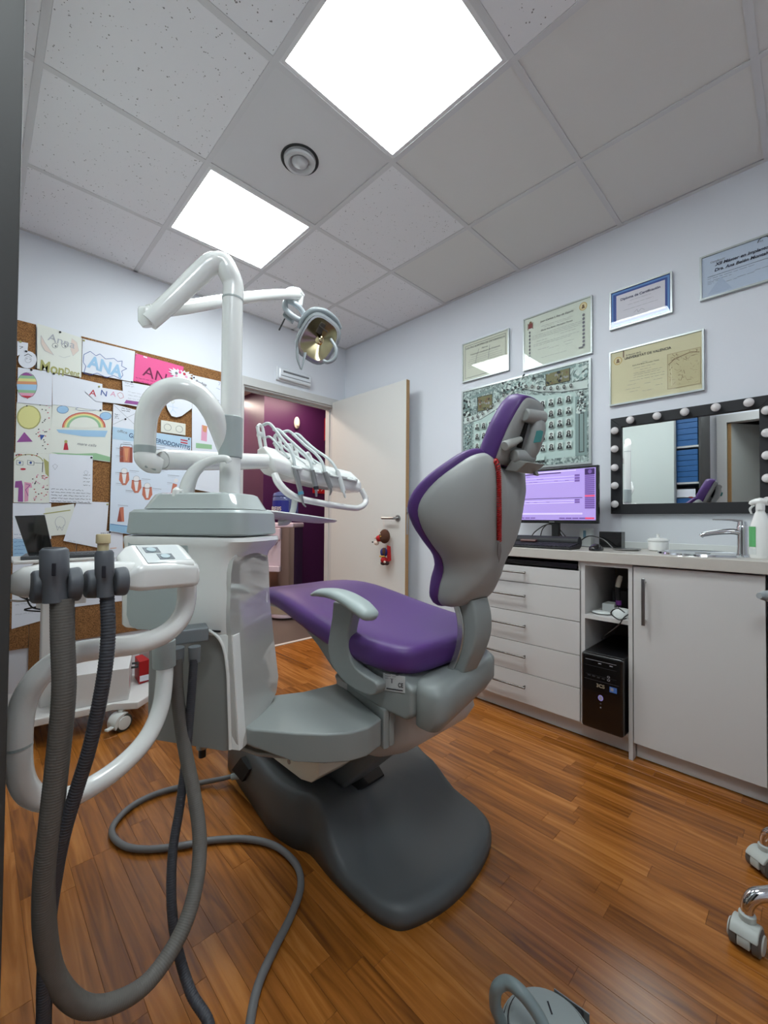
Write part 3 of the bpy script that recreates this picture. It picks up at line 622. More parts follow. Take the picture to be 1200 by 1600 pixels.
# graduating class picture
s = framed('class_picture', 'large grey-green framed graduation class picture with rows of portraits', -2.248, -1.360, 1.372, 1.978, orlam, fw=.012, cat='picture', group=None)
gp = mat('orla_pale', (186, 208, 202), .6); gp2 = mat('orla_mid', (128, 152, 148), .6); gd = mat('orla_dark', (26, 34, 36), .6); skin = mat('orla_skin', (150, 152, 148), .6); gy = mat('orla_olive', (120, 118, 78), .6); gw = mat('orla_white', (206, 220, 214), .6)
def arc(a): return .455+.50*((a-.444)**2)*(-0.5) - .0
s.poly([(.10, .05), (.80, .05), (.80, .43), (.62, .445), (.52, .47), (.444, .50), (.37, .46), (.27, .41), (.10, .38)], gp)
s.poly([(.02, .36), (.16, .375), (.30, .43), (.40, .51), (.40, .55), (.30, .48), (.16, .42), (.02, .405)], gw)
s.poly([(.868, .435), (.72, .445), (.58, .475), (.47, .52), (.47, .56), (.60, .515), (.72, .49), (.868, .485)], gw)
for pts in ([(.02, .36), (.16, .375), (.30, .43), (.40, .51)], [(.868, .435), (.72, .445), (.58, .475), (.47, .52)]): s.line(pts, .004, gd)
s.rect(.13, .43, .25, .535, gd); s.rect(.135, .435, .245, .53, gy); s.rect(.62, .50, .77, .585, gd); s.rect(.625, .505, .765, .58, gy)
for q in range(40):
    a, b = rr.choice(((.14, .24, .44, .52), (.63, .76, .51, .575)))[0:1][0], 0
for (A0, A1, B0, B1) in ((.14, .24, .44, .525), (.63, .76, .51, .575)):
    for q in range(26): a, b = rr.uniform(A0, A1), rr.uniform(B0, B1); s.ell(a, b, rr.uniform(.004, .012), rr.uniform(.006, .016), rr.choice((gd, skin, brown, gy)), 6, rr.uniform(0, 3))
s.poly([(.08, .53), (.26, .555), (.26, .57), (.08, .55)], gp2); s.poly([(.60, .575), (.80, .60-.02), (.80, .592), (.60, .59)], gp2)
s.rect(.80, .05, .865, .40, gp2); s.rect(.82, .07, .85, .30, gd); s.rect(.825, .075, .845, .295, gp2)
s.rect(.025, .05, .09, .35, gp2)
for q in range(60): s.ell(rr.uniform(.03, .085), rr.uniform(.06, .35), .007, .005, rr.choice((gd, gw, gd)), 5, rr.uniform(0, 3)); s.ell(rr.uniform(.81, .86), rr.uniform(.30, .42), .008, .006, rr.choice((gd, gw)), 5, rr.uniform(0, 3))
for q in range(110): s.ell(rr.gauss(.45, .06), rr.gauss(.545, .02), .012, .007, rr.choice((gw, gp2, gd, gp)), 6, rr.uniform(0, 3))
for q in range(40): s.ell(rr.uniform(.80, .865), rr.uniform(.49, .585), .012, .010, rr.choice((gw, gp2, gp)), 6, rr.uniform(0, 3)); s.ell(rr.uniform(.02, .07), rr.uniform(.42, .53), .012, .010, rr.choice((gw, gp2, gd)), 6, rr.uniform(0, 3))
def portrait(a, b, k):
    s.rect(a-.017, b-.021, a+.017, b+.024, gw); s.poly([(a-.016, b-.020), (a+.016, b-.020), (a+.013, b-.004), (a, b+.002), (a-.013, b-.004)], gd)
    if k % 3: s.ell(a, b+.006, .011, .013, gd, 10)
    else: s.ell(a, b+.011, .009, .008, gd, 8)
    s.ell(a, b+.007, .0058, .0078, skin, 8); s.poly([(a-.003, b-.003), (a+.003, b-.003), (a, b-.016)], gw)
k = 0
for r in range(5):
    for c in range(13):
        a = .135+c*.0525; b = .12+r*.068
        top = .05+.335 + max(0, .11-abs(a-.45)*.35)*0
        lim = .365+.10*max(0, 1-abs(a-.45)/.33) if a < .5 else .415
        if b+.03 < lim+.02 and not (r == 0 and .30 < a < .62 and False): portrait(a, b if r else b, k*7+c*3+r); k += 1
for a, b in [(.06, .388), (.10, .39), (.14, .398), (.18, .41), (.22, .43), (.26, .452), (.30, .478), (.34, .505), (.50, .525), (.54, .515), (.58, .50), (.62, .488), (.66, .478), (.70, .474), (.74, .470), (.78, .468)]: s.ell(a, b, .009, .013, gd, 8); s.ell(a, b+.001, .005, .008, skin, 8)
s.rect(.40, .075-.03, .62, .078, gp)
s.text('UNIVERSITAT DE VALENCIA', .56, .066, .018, ink, s.t, align='RIGHT', h=.0030); s.text('ODONTOLOGIA', .62, .03, .026, ink, s.t, align='RIGHT', h=.0030, bold=.0004)
s.done('print', s.t)

# ------------------------------------------------------------ things on the worktop
ZC = .9012
t = thing('computer_monitor', 'black computer monitor showing a lilac screen', 'monitor', (-.2, -2.12, ZC))
mx = -.20; m0, m1, mzb, mzt = -2.349, -1.845, 1.030, 1.338
bm = newbm(); box(bm, mx, mx+.022, m0, m1, mzb, mzt); cs = obj('casing', bm, blackg, t, bevel=.003)
bxo('rear_shell', black, t, mx+.0225, mx+.05, m0+.08, m1-.08, mzb+.04, mzt-.04, bevel=.012)
scr = mat('screen_lilac', (168, 146, 212), .3, emit=.55); sv = mat('screen_violet', (112, 84, 156), .3, emit=.5); sd = mat('screen_dark', (60, 36, 90), .3, emit=.4); sl = mat('screen_light', (204, 190, 236), .3, emit=.6); sr = mat('screen_red', (214, 74, 110), .3, emit=.6)
bxo('screen', scr, t, mx-.0012, mx-.0002, m0+.013, m1-.013, mzb+.018, mzt-.012)
s = Sheet((mx-.0014, m1-.013, mzb+.018), (0, -1, 0), (0, 0, 1)); Wd, Hd = m1-m0-.026, mzt-mzb-.03
s.rect(0, Hd-.010, Wd*.79, Hd-.004, sl); s.rect(0, Hd-.018, Wd*.62, Hd-.013, sd); s.rect(0, .120, Wd*.86, .123, sd)
for b in (Hd-.04, Hd-.055, Hd-.069): s.rect(0, b, Wd*.77, b+.003, sl); s.rect(Wd*.775, b-.001, Wd*.83, b+.010, sv)
for b in (.105, .093): s.rect(0, b, Wd*.77, b+.004, sl); s.rect(Wd*.775, b, Wd*.83, b+.009, sv)
for q in range(20): s.rect(Wd*.885, .062+q*.0105, Wd*.99, .062+q*.0105+.0085, sr if q == 6 else sv)
s.rect(Wd*.885, Hd-.036, Wd*.99, Hd-.004, sd); s.ell(Wd*.94, Hd-.02, .01, .011, sv); s.rect(0, .030, Wd*.86, .040, sl); s.rect(0, .030, Wd*.12, .041, sd)
for q in range(4): s.rect(Wd*(.04+q*.07), .008, Wd*(.10+q*.07), .014, sv); s.rect(Wd*(.6+q*.075), .007, Wd*(.665+q*.075), .014, sv)
s.rect(Wd*.89, .006, Wd*.985, .015, sr)
for q in range(14): a = rr.uniform(.05, .7)*Wd; b = rr.choice((Hd-.030, Hd-.046, Hd-.061, .100)); s.rect(a, b, a+.02, b+.002, sv)
s.done('screen_content', t)
bxo('logo', steel, t, mx-.001, mx, -2.116, -2.086, mzb+.005, mzb+.010)
bxo('neck', black, t, mx+.01, mx+.04, -2.135, -2.095, .915, mzb+.06, bevel=.004); latho('foot', black, t, (mx+.03, -2.115, ZC), [(.10, 0), (.10, .006), (.06, .012), (.03, .015)], seg=32)
t = thing('soundbar', 'long black rounded speaker bar behind the keyboard', 'speaker', (-.27, -2.1, ZC))
bm = newbm(); tube(bm, [(-.27, -2.285, ZC+.030), (-.27, -2.28, ZC+.030), (-.27, -1.83, ZC+.030), (-.27, -1.825, ZC+.030)], [.018, .030, .030, .018], smooth=False, seg=18); obj('body', bm, blackm, t, auto=50)
t = thing('keyboard', 'black computer keyboard on the edge of the worktop', 'keyboard', (-.38, -2.08, ZC))
bm = newbm(); prism(bm, [(-.445, 0, ZC), (-.315, 0, ZC), (-.315, 0, ZC+.024), (-.445, 0, ZC+.010)], (0, 0.46, 0)); bmesh.ops.translate(bm, verts=bm.verts, vec=(0, -2.30, 0)); obj('body', bm, black, t, bevel=.003)
keys = newbm()
for r in range(5):
    for c in range(20):
        x = -.438+r*.023; y = -2.292+c*.0223; z = ZC+.010+(x+.445)*.108; obox(keys, (x, y, z), (.020, 0, .002), (0, .019, 0), (0, 0, .005))
tag(obj('keys', keys, blackm, t), kind='stuff')
t = thing('card_case', 'small brown patterned case resting on the keyboard', 'case', (-.34, -2.0, ZC+.03))
bxo('body', mat('case_brown', (104, 66, 66), .5), t, -.352, -.325, -2.08, -1.99, ZC+.0275, ZC+.040, bevel=.003); bxo('zip', mat('zip_pale', (190, 176, 160), .5), t, -.3525, -.352, -2.076, -1.994, ZC+.035, ZC+.037)
t = thing('computer_mouse', 'black computer mouse beside the keyboard', 'mouse', (-.37, -2.40, ZC))
bm = newbm(); ell(bm, (-.37, -2.395, ZC+.005), (.050, .030, .028)); bmesh.ops.bisect_plane(bm, geom=bm.verts[:]+bm.edges[:]+bm.faces[:], plane_co=(0, 0, ZC+.0005), plane_no=(0, 0, -1), clear_outer=True); obj('body', bm, blackg, t, smooth=True)
bm = newbm(); tube(bm, [(-.325, -2.395, ZC+.012), (-.27, -2.37, ZC+.008), (-.2, -2.34, ZC+.02), (-.15, -2.30, ZC+.004), (-.10, -2.2, ZC+.004)], .0022, seg=6); obj('cable', bm, black, t)
t = thing('black_box', 'small upright black box behind the mouse', 'box', (-.13, -2.40, ZC)); bxo('body', blackg, t, -.16, -.10, -2.445, -2.338, ZC, ZC+.088, bevel=.002); bxo('base_strip', steel, t, -.163, -.16, -2.44, -2.342, ZC, ZC+.006)
t = thing('adapter_box', 'small white box behind the monitor stand', 'box', (-.07, -2.22, ZC)); bxo('body', whitem, t, -.10, -.05, -2.275, -2.215, ZC, ZC+.10, bevel=.003); bxo('label', mat('lab_blue', (100, 140, 160), .6), t, -.1005, -.10, -2.25, -2.235, ZC+.05, ZC+.09)
for i, pts in enumerate(([(-.12, -2.2, ZC+.004), (-.16, -2.28, ZC+.06), (-.18, -2.36, ZC+.05), (-.2, -2.42, ZC+.004)], [(-.10, -1.98, ZC+.004), (-.13, -2.02, ZC+.10), (-.16, -2.10, ZC+.12), (-.15, -2.2, ZC+.004)], [(-.08, -1.9, ZC+.004), (-.10, -1.96, ZC+.08), (-.1, -2.06, ZC+.12), (-.12, -2.16, ZC+.003)])):
    tag(tubo('cable', black, None, pts, .003, seg=6), ['thin black cable looping from the speaker bar to the mouse', 'thin black cable hanging behind the monitor, longer loop', 'thin black cable hanging behind the monitor, inner loop'][i], 'cable')
t = thing('metal_coaster', 'flat round silver dish between the mouse and the white pot', 'dish', (-.2, -2.50, ZC)); latho('dish', steel, t, (-.22, -2.485, ZC), [(.05, 0), (.062, .004), (.064, .008), (.058, .007), (.001, .004)], seg=32)
t = thing('white_pot', 'small round white lidded pot on the worktop', 'pot', (-.12, -2.60, ZC))
latho('body', white, t, (-.135, -2.60, ZC), [(.034, 0), (.042, .004), (.044, .045), (.040, .047)], seg=32); latho('lid', white, t, (-.135, -2.60, ZC+.0475), [(.046, 0), (.046, .008), (.038, .014), (.008, .017), (.006, .028), (.008, .033), (.001, .035)], seg=32)
t = thing('sink_bowl', 'shallow round steel sink set into the worktop', 'sink', (-.24, -2.80, ZC))
bm = newbm(); lathe(bm, (-.235, -2.79, ZC), [(.168, 0.0), (.165, .008), (.155, .009), (.148, .004), (.138, .0015), (.001, .0010)], seg=48); obj('rim', bm, chrome, t, auto=30)
latho('drain', steel, t, (-.235, -2.79, ZC+.0035), [(.028, 0), (.028, .003), (.001, .003)])
t = thing('tap', 'chrome mixer tap beside the sink', 'tap', (-.22, -2.955, ZC))
tx, ty = -.255, -2.925
bm = newbm(); lathe(bm, (tx, ty, ZC), [(.026, 0), (.026, .004), (.019, .010), (.017, .04), (.0175, .10), (.019, .12), (.016, .128)], seg=28); obj('body', bm, chrome, t, auto=40)
bm = newbm(); tube(bm, [(tx, ty, ZC+.095), (tx-.005, ty+.03, ZC+.103), (tx-.012, ty+.08, ZC+.098), (tx-.020, ty+.125, ZC+.088), (tx-.022, ty+.135, ZC+.078)], [.016, .0155, .014, .0125, .011], flat=.8); obj('spout', bm, chrome, t, auto=50)
bm = newbm(); tube(bm, [(tx, ty, ZC+.128), (tx, ty, ZC+.145)], [.017, .015], smooth=False); tube(bm, [(tx, ty, ZC+.145), (tx-.01, ty+.04, ZC+.151), (tx-.02, ty+.095, ZC+.152)], [.012, .008, .005], flat=.5); obj('lever', bm, chrome, t, auto=50)
t = thing('spray_bottle', 'white spray bottle with a green label at the sink', 'bottle', (-.30, -2.985, ZC))
sx_, sy_ = -.315, -2.985
bm = newbm()
for (r, z, fl_) in (): pass
rings = []
for rx, z in ((.030, 0), (.034, .006), (.034, .10), (.031, .13), (.020, .17), (.014, .185), (.014, .195)):
    rings.append([(sx_+rx*.62*math.cos(2*math.pi*k/24), sy_+rx*math.sin(2*math.pi*k/24), ZC+z) for k in range(24)])
loft(bm, rings); obj('body', bm, white, t, auto=40)
bm = newbm(); tube(bm, [(sx_, sy_-.022, ZC+.222), (sx_, sy_, ZC+.224), (sx_, sy_+.022, ZC+.220), (sx_, sy_+.030, ZC+.212)], [.010, .015, .011, .007]); tube(bm, [(sx_, sy_, ZC+.190), (sx_, sy_, ZC+.215)], .0145, smooth=False); obj('spray_head', bm, white, t, auto=50)
bm = newbm(); tube(bm, [(sx_, sy_+.018, ZC+.21), (sx_, sy_+.030, ZC+.195), (sx_, sy_+.026, ZC+.175)], [.004, .0045, .003], seg=8); obj('trigger', bm, whitem, t, auto=50)
bm = newbm()
for k in range(-1, 3):
    a0, a1 = math.pi/2+k*.35+.15, math.pi/2+(k+1)*.35+.15
    for z0, z1, mi in ((.045, .125, 0), (.015, .04, 1)):
        f1 = [bm.verts.new((sx_+.0345*.64*math.cos(a), sy_+.0348*math.sin(a), ZC+z)) for a, z in ((a0, z0), (a1, z0), (a1, z1), (a0, z1))]; bm.faces.new(f1).material_index = mi
obj('label', bm, [mat('label_green', (96, 176, 110), .5), whitem], t)
# ------------------------------------------------------------ inside the nook
t = thing('computer_tower', 'black computer tower standing in the open cabinet', 'computer', (-.3, -2.46, .10))
p0, p1 = -2.548, -2.372
bxo('case', black, t, -.47, -.06, p0+.002, p1-.002, .1005, .438, bevel=.003)
bm = newbm(); box(bm, -.498, -.4705, p0, p1, .10, .44); fp = obj('front_panel', bm, blackg, t, bevel=.012)
s = Sheet((-.4985, p1, .10), (0, -1, 0), (0, 0, 1)); dg_ = mat('pc_grey', (58, 58, 62), .4); dl = mat('pc_silver', (150, 150, 156), .4)
s.rect(.02, .311, .15, .313, dl); s.rect(.02, .285, .15, .286, dg_); s.rect(.02, .245, .15, .246, dg_); s.rect(.015, .222, .16, .224, dg_)
for a, b in ((.03, .238), (.05, .238), (.07, .236), (.09, .236)): s.rect(a, b, a+.012, b+.005, dg_)
for a, b in ((.118, .252), (.118, .238)): s.ell(a, b, .006, .005, dl, 12); s.ell(a, b, .004, .0033, black, 12)
s.rect(.075, .300, .088, .304, dl); s.rect(.122, .300, .135, .304, dl)
s.ell(.085, .150, .011, .013, mat('pc_button', (140, 130, 200), .3, emit=.3), 20); s.ell(.085, .150, .007, .009, dl, 20); s.ell(.085, .125, .004, .004, dg_); s.ell(.085, .108, .003, .003, dl)
s.rect(.122, .188, .152, .212, mat('pc_sticker', (70, 110, 180), .4)); s.rect(.126, .194, .138, .208, dl); s.done('print', fp); s.text('3CS', .067, .196, .021, mat('pc_logo', (150, 140, 120), .4), fp, bold=.0008)
t = thing('router', 'low white device with rounded sides on the nook shelf', 'device', (-.40, -2.51, .603))
bm = newbm(); lathe(bm, (-.392, -2.512, .6032), [(.036, 0), (.039, .004), (.034, .034), (.030, .038), (.001, .038)], seg=28); obj('body', bm, whitem, t, auto=40)
for yy in (-2.495, -2.505): bm = newbm(); ell(bm, (-.392, yy, .644), (.004, .0035, .005), 8, 6); obj('prong', bm, chrome, t)
t = thing('white_carton', 'small white carton at the back of the nook shelf', 'box', (-.3, -2.43, .603)); bxo('body', whitem, t, -.33, -.25, -2.462, -2.408, .6032, .645, bevel=.003)
t = thing('white_pouch', 'flat white pouch lying on the nook shelf', 'pouch', (-.40, -2.42, .603)); bm = newbm(); ell(bm, (-.385, -2.425, .611), (.035, .045, .0075)); obj('body', bm, whitem, t, smooth=True)
t = thing('dark_carton', 'small black box behind the white carton on the nook shelf', 'box', (-.2, -2.47, .603)); bxo('body', black, t, -.22, -.12, -2.51, -2.42, .6032, .70, bevel=.003)
t = thing('curing_light', 'black and purple handpiece with a pale shaft standing in the nook', 'handpiece', (-.22, -2.53, .603))
hq = lambda v, u=966: onp(u, v, 0, -.30)
latho('base', black, t, (hq(950).x, hq(950).y, .6032), [(.020, 0), (.019, .02), (.012, .03)])
q0 = hq(950, 967); q0.z = .63
bm = newbm(); tube(bm, [q0, hq(930, 966), hq(917, 965)], [.011, .012, .010]); obj('handle', bm, black, t, auto=50)
bm = newbm(); tube(bm, [hq(945, 966.5), hq(938, 966.5)], .0128, smooth=False); obj('band', bm, mat('band_purple', (130, 60, 150), .4), t, auto=50)
bm = newbm(); tube(bm, [hq(917, 965), hq(905, 968), hq(900, 970)], [.011, .012, .008]); obj('shaft', bm, creamp, t, auto=50)
for i, (m_, pts) in enumerate(((black, [(-.46, -2.545, .64), (-.462, -2.515, .655), (-.465, -2.49, .63), (-.46, -2.52, .605), (-.455, -2.55, .615)]), (black, [(-.24, -2.55, .63), (-.455, -2.545, .622), (-.462, -2.52, .58), (-.455, -2.47, .53), (-.40, -2.43, .49)]), (mat('wire_pale', (120, 116, 108), .6), [(-.10, -2.44, .834), (-.10, -2.455, .77), (-.11, -2.45, .70), (-.12, -2.44, .706)]), (black, [(-.09, -2.48, .834), (-.10, -2.50, .76), (-.09, -2.47, .70), (-.1, -2.52, .604)]), (black, [(-.08, -2.51, .834), (-.09, -2.53, .74), (-.1, -2.54, .66), (-.1, -2.53, .604)]))):
    tag(tubo('cable', m_, None, pts, .0028, seg=6), ['black cable loop at the front of the nook shelf', 'black cable drooping from the nook shelf to the tower', 'pale cable hanging at the back of the nook', 'black cable hanging mid-back in the nook', 'black cable hanging at the back right of the nook'][i], 'cable')
# ================================================================ CORKBOARD WALL
def bw(u, v): p = onp(u, v, 1, -0.02); return (p.x, p.z)
t = thing('cork_board', 'large frameless cork board crowded with drawings on the far wall', 'board', (-1.7, 0, .3))
bxo('panel', corkm, t, -2.075, -1.205, -.010, -.001, .30, 2.150, bevel=.001)
t = thing('cork_board', 'narrow dark cork board at the far left behind the laptop cart', 'board', (-2.3, 0, .3))
bxo('panel', corkm, t, -2.66, -2.289, -.010, -.001, .30, 2.150, bevel=.001)
bxo('panel', corkm, t, -2.287, -2.078, -.008, -.001, .12, 1.9)
PN = 0
def sheet(name, label, quad, m=paper, cat='drawing', lift=None, pin=True, pcol=None, group='sheets pinned to the cork boards'):
    """quad: corners tl,tr,br,bl in the photograph, met with the wall plane"""
    global PN; PN += 1
    y = -.0125-PN*0.0006 if lift is None else -lift
    q = [onp(u, v, 1, y) for u, v in quad]
    t = thing(name, label, cat, (q[3].x, y, q[3].z), group=group)
    bm = newbm(); prism(bm, q, (0, .0004, 0)); obj('sheet', bm, m, t)
    s = Sheet(q[3], (1, 0, 0), (0, 0, 1)); s.t = t; s.q = q; s.y_ = y
    s.p = lambda u, v: ((onp(u, v, 1, y)-q[3]).x, (onp(u, v, 1, y)-q[3]).z)
    if pin:
        c = onp(*(pin if isinstance(pin, tuple) else ((quad[0][0]+quad[1][0])/2, (quad[0][1]+quad[1][1])/2+3)), 1, y)
        bm = newbm(); tube(bm, [c, c+Vector((0, -.006, 0))], [.006, .0045], smooth=False, seg=8); obj('pin', bm, pcol or ink, t)
    return s
def sline(s, pts, w, m): s.line([s.p(*q) for q in pts], w, m)
def spoly(s, pts, m): s.poly([s.p(*q) for q in pts], m)
def shand(s, u0, v0, u1, v1, n, m=inkg, w=.0022):
    for i in range(n):
        va = v0+(v1-v0)*i/max(1, n-1); a = s.p(u0, va); b = s.p(u1, va); s.scrib(a[0], a[0]+(b[0]-a[0])*random.uniform(.8, 1), a[1], m, w, .003)
def circ(u, v, r, n=14, ry=None, a0=0, a1=6.2832): return [(u+r*math.cos(a0+(a1-a0)*k/n), v+(ry or r)*math.sin(a0+(a1-a0)*k/n)) for k in range(n+1)]
def fin(s): s.done('crayon_marks', s.t)
# lowest layer first
s = sheet('drawing', 'blank white sheet hanging low beside the grey laptop cart post', [(20, 868), (64, 866), (64, 970), (18, 983)], pin=False); shand(s, 24, 900, 58, 960, 5, inkl); fin(s)
s = sheet('drawing', 'white sheet low on the cork board behind the hose holders', [(100, 866), (262, 850), (262, 930), (104, 950)], pin=False); fin(s)
s = sheet('document', 'bluish printed sheet at far left behind the laptop', [(20, 818), (45, 822), (45, 872), (20, 876)], inksb, pin=False, cat='paper'); shand(s, 22, 835, 42, 865, 6, inkb, .0015); fin(s)
s = sheet('drawing', 'wide pale sheet directly above the laptop screen', [(20, 786), (80, 786), (80, 842), (20, 842)], pin=False); fin(s)
s = sheet('drawing', 'white sheet with a pencilled tooth outline right of the laptop screen', [(70, 794), (116, 787), (118, 834), (72, 838)], paperc, pin=False)
sline(s, circ(94, 816, 8, 12, 9), .002, inkl); sline(s, [(88, 822), (90, 829), (93, 822), (97, 829), (100, 820)], .002, inkl); sline(s, [(68, 803), (110, 797)], .006, inkgr); fin(s)
s = sheet('drawing', 'white sheet with curled corner near the bottom of the board, above the second hose holder', [(120, 783), (170, 785), (164, 858), (99, 845)], pin=(168, 788), pcol=inkgr); shand(s, 104, 846, 118, 848, 1, inkl); fin(s)
s = sheet('drawing', 'small sheet with faint writing below the gum disease poster', [(155, 829), (192, 831), (192, 872), (160, 868)], pin=(172, 831)); s.text('FELIZ', *s.p(157, 836), .022, inkg, s.t); sline(s, [(172, 857), (182, 856)], .004, inko); fin(s)
s = sheet('drawing', 'large sheet full of lips and hearts around a pale yellow head', [(26, 628), (81, 634), (80, 709), (24, 707)], paperc, pin=False)
spoly(s, circ(45, 652, 18, 16, 18), inky); sline(s, circ(45, 652, 18, 16, 18), .006, inkgr); spoly(s, [(38, 675), (51, 690), (26, 691)], inkp); spoly(s, [(62, 679), (70, 680), (64, 688)], inkb)
for k in range(70):
    u, v = random.uniform(28, 78), random.uniform(632, 705)
    if (u-44)**2+(v-655)**2 > 420 and not (v > 672 and u < 54): spoly(s, circ(u, v, 1.3, 5, .9), random.choice((ink, ink, inkr, inkpk)))
fin(s)
s = sheet('drawing', 'drawing of a face with glasses and yellow hair beside pink figures', [(22, 707), (78, 709), (77, 786), (21, 785)], paperc, pin=False)
sline(s, circ(44, 722, 23, 12, 12, 3.3, 6.2), .004, inkgr); sline(s, [(67, 722), (66, 738)], .003, ink); spoly(s, [(68, 716), (76, 722), (76, 745), (71, 740)], inkgr)
for u in (31, 48): sline(s, [(u-5, 719), (u+5, 721), (u+5, 727), (u-5, 726), (u-5, 719)], .002, inkg); spoly(s, circ(u, 723, 2, 8), inkb)
sline(s, [(53, 723), (66, 724)], .002, inkg); spoly(s, circ(36, 733, 4.5, 10, 1.6), inkr)
spoly(s, [(24, 752), (34, 751), (36, 760), (36, 784), (28, 784), (29, 762), (23, 762)], inkp); spoly(s, [(38, 753), (49, 755), (50, 762), (45, 762), (44, 783), (38, 784)], inkpk); sline(s, [(40, 756), (47, 758), (40, 765), (44, 775)], .003, inkp)
for k in range(38):
    u, v = random.uniform(50, 76), random.uniform(742, 782); spoly(s, circ(u, v, 1.4, 5, .9), random.choice((ink, inkr, inkpk)))
for k in range(12): spoly(s, circ(random.uniform(25, 76), random.uniform(709, 712), 1.3, 5, .9), random.choice((ink, inkr)))
fin(s)
s = sheet('drawing', 'lower half of the rainbow picture with blue sky, small red figure and green ground', [(79, 668), (174, 670), (172, 722), (79, 709)], paperc, pin=False)
spoly(s, [(88, 671), (168, 673), (164, 683), (130, 682), (92, 676)], inksb); spoly(s, [(101, 692), (105, 692), (107, 703), (99, 703)], inkr); spoly(s, circ(103, 690, 2.6, 8), inkgr)
spoly(s, [(80, 707), (120, 709), (150, 708), (172, 714), (172, 721), (100, 712)], inkgn); s.text('mare calla', *s.p(120, 695), .024, inkg, s.t, shear=.3); fin(s)
s = sheet('drawing', 'rainbow drawing with two blue clouds', [(82, 630), (175, 643), (174, 672), (80, 668)], paperc, pin=(157, 641))
for r_, m_ in ((34, inkr), (32.5, inko), (30, inky), (27, inkgn), (23, paperc)): spoly(s, [(131, 668)]+circ(131, 668, r_, 16, r_*.70, 3.14, 6.28), m_)
for u, v in ((98, 640), (165, 650)): spoly(s, circ(u, v, 9, 12, 6), inksb); sline(s, circ(u, v, 9, 12, 6), .002, inkb)
sline(s, circ(136, 639, 18, 12, 3), .0018, inkb); fin(s)
s = sheet('letter', 'handwritten letter with a crayon heart, centre of the left group', [(77, 709), (145, 712), (144, 786), (77, 785)], pin=(143, 715), cat='paper')
shand(s, 80, 764, 142, 783, 5, inkg); shand(s, 130, 742, 143, 758, 4, inkg); sline(s, [(82, 728), (86, 725), (90, 728), (86, 734), (82, 728)], .0015, inkl); sline(s, [(131, 738), (134, 735), (138, 738), (134, 743), (131, 738)], .0015, inkl); fin(s)
s = sheet('drawing', 'striped pastel egg drawing at the far left', [(28, 574), (82, 581), (81, 634), (27, 629)], pin=(49, 578))
E_ = circ(42, 602, 16, 20, 20)
for k, m_ in enumerate((inkp, inkgn, inky, inko, inksb, inksb, inkgn, inkpk, inkr)):
    v0, v1 = 582+k*4.5, 582+(k+1)*4.5
    f = lambda v: 16*math.sqrt(max(0, 1-((v-602)/20.3)**2)); spoly(s, [(42-f(v0), v0), (42+f(v0), v0+1), (42+f(v1), v1+1), (42-f(v1), v1)], m_)
sline(s, E_, .002, inkg); fin(s)
s = sheet('drawing', 'plain white sheet in the second row between the egg and the name strip', [(82, 582), (160, 600), (160, 642), (82, 632)], pin=(84, 584)); fin(s)
s = sheet('drawing', 'large pale sheet with the greenish words Mon Dent', [(58, 505), (128, 528), (127, 590), (58, 576)], paperc, pin=(94, 519))
spoly(s, [(64, 524), (70, 535), (84, 555), (70, 548), (64, 537)], mat('crayon_skin', (222, 206, 196), .8)); sline(s, [(64, 524), (70, 535), (84, 555), (70, 548), (64, 537), (64, 524)], .0018, inkl); sline(s, [(112, 529), (120, 535), (123, 548), (114, 556), (110, 545)], .0018, inkl); spoly(s, [(112, 529), (120, 535), (123, 548), (114, 556), (110, 545)], MATS['crayon_skin'])
for u in (86, 101): sline(s, circ(u, 540, 4.5, 8, 4), .002, inkg); spoly(s, circ(u+1, 541, 1.6, 6), inkg)
sline(s, [(92, 556), (100, 559), (110, 556)], .0015, inkl)
s.text('Mon', *s.p(61, 578), .088, inkgr, s.t, sx=.72, rot=-.06, bold=.002); s.text('Dent', *s.p(100, 583), .050, inkgr, s.t, sx=.72, rot=-.08, bold=.001); s.text('Anna', *s.p(74, 531), .062, inkl, s.t, rot=-.12); fin(s)
s = sheet('drawing', 'small curved white slip with a yellow pin at the top left edge', [(27, 533), (44, 536), (43, 549), (27, 556)], pin=(32, 534), pcol=inkgr); sline(s, [(30, 541), (36, 542), (31, 545)], .003, inkg); fin(s)
s = sheet('drawing', 'round white cut-out with a pencilled face below the curved slip', circ(43, 562, 14.5, 20, 13.5)[:-1], pin=(41, 549)); s.o = s.q[3]
sline(s, [(38, 556), (44, 553), (50, 557)], .004, inkg); sline(s, circ(44, 562, 5, 10, 5), .002, inkl); sline(s, [(41, 561), (43, 560)], .002, ink); sline(s, [(46, 561), (48, 562)], .002, ink); fin(s)
s = sheet('drawing', 'white sheet with the word ANA in blue inside a spiky burst outline', [(129, 529), (211, 549), (208, 597), (128, 581)], pin=(131, 532), pcol=inkgr)
B = [(131, 554), (141, 549), (150, 556), (156, 553), (165, 561), (178, 560), (184, 565), (191, 564), (190, 572), (198, 576), (190, 580), (192, 586), (188, 592), (178, 587), (166, 590), (152, 583), (141, 586), (131, 583), (134, 572), (130, 566), (131, 554)]
sline(s, B, .003, inkb); s.text('ANA', *s.p(137, 573), .105, inksb, s.t, rot=-.13, bold=.004, sx=.80); fin(s)
s = sheet('card', 'bright pink card with ANA in dark capitals', [(212, 552), (287, 573), (284, 612), (208, 595)], mat('pink_card', (226, 78, 142), .6), pin=(213, 553), pcol=inkpk, cat='card')
s.text('ANA', *s.p(222, 586), .100, mat('ink_maroon', (110, 30, 70), .8), s.t, rot=-.17, sx=1.05); shand(s, 212, 590, 245, 600, 3, MATS['ink_maroon'], .002); spoly(s, [(224, 556), (230, 558), (230, 560), (224, 558)], paper); fin(s)
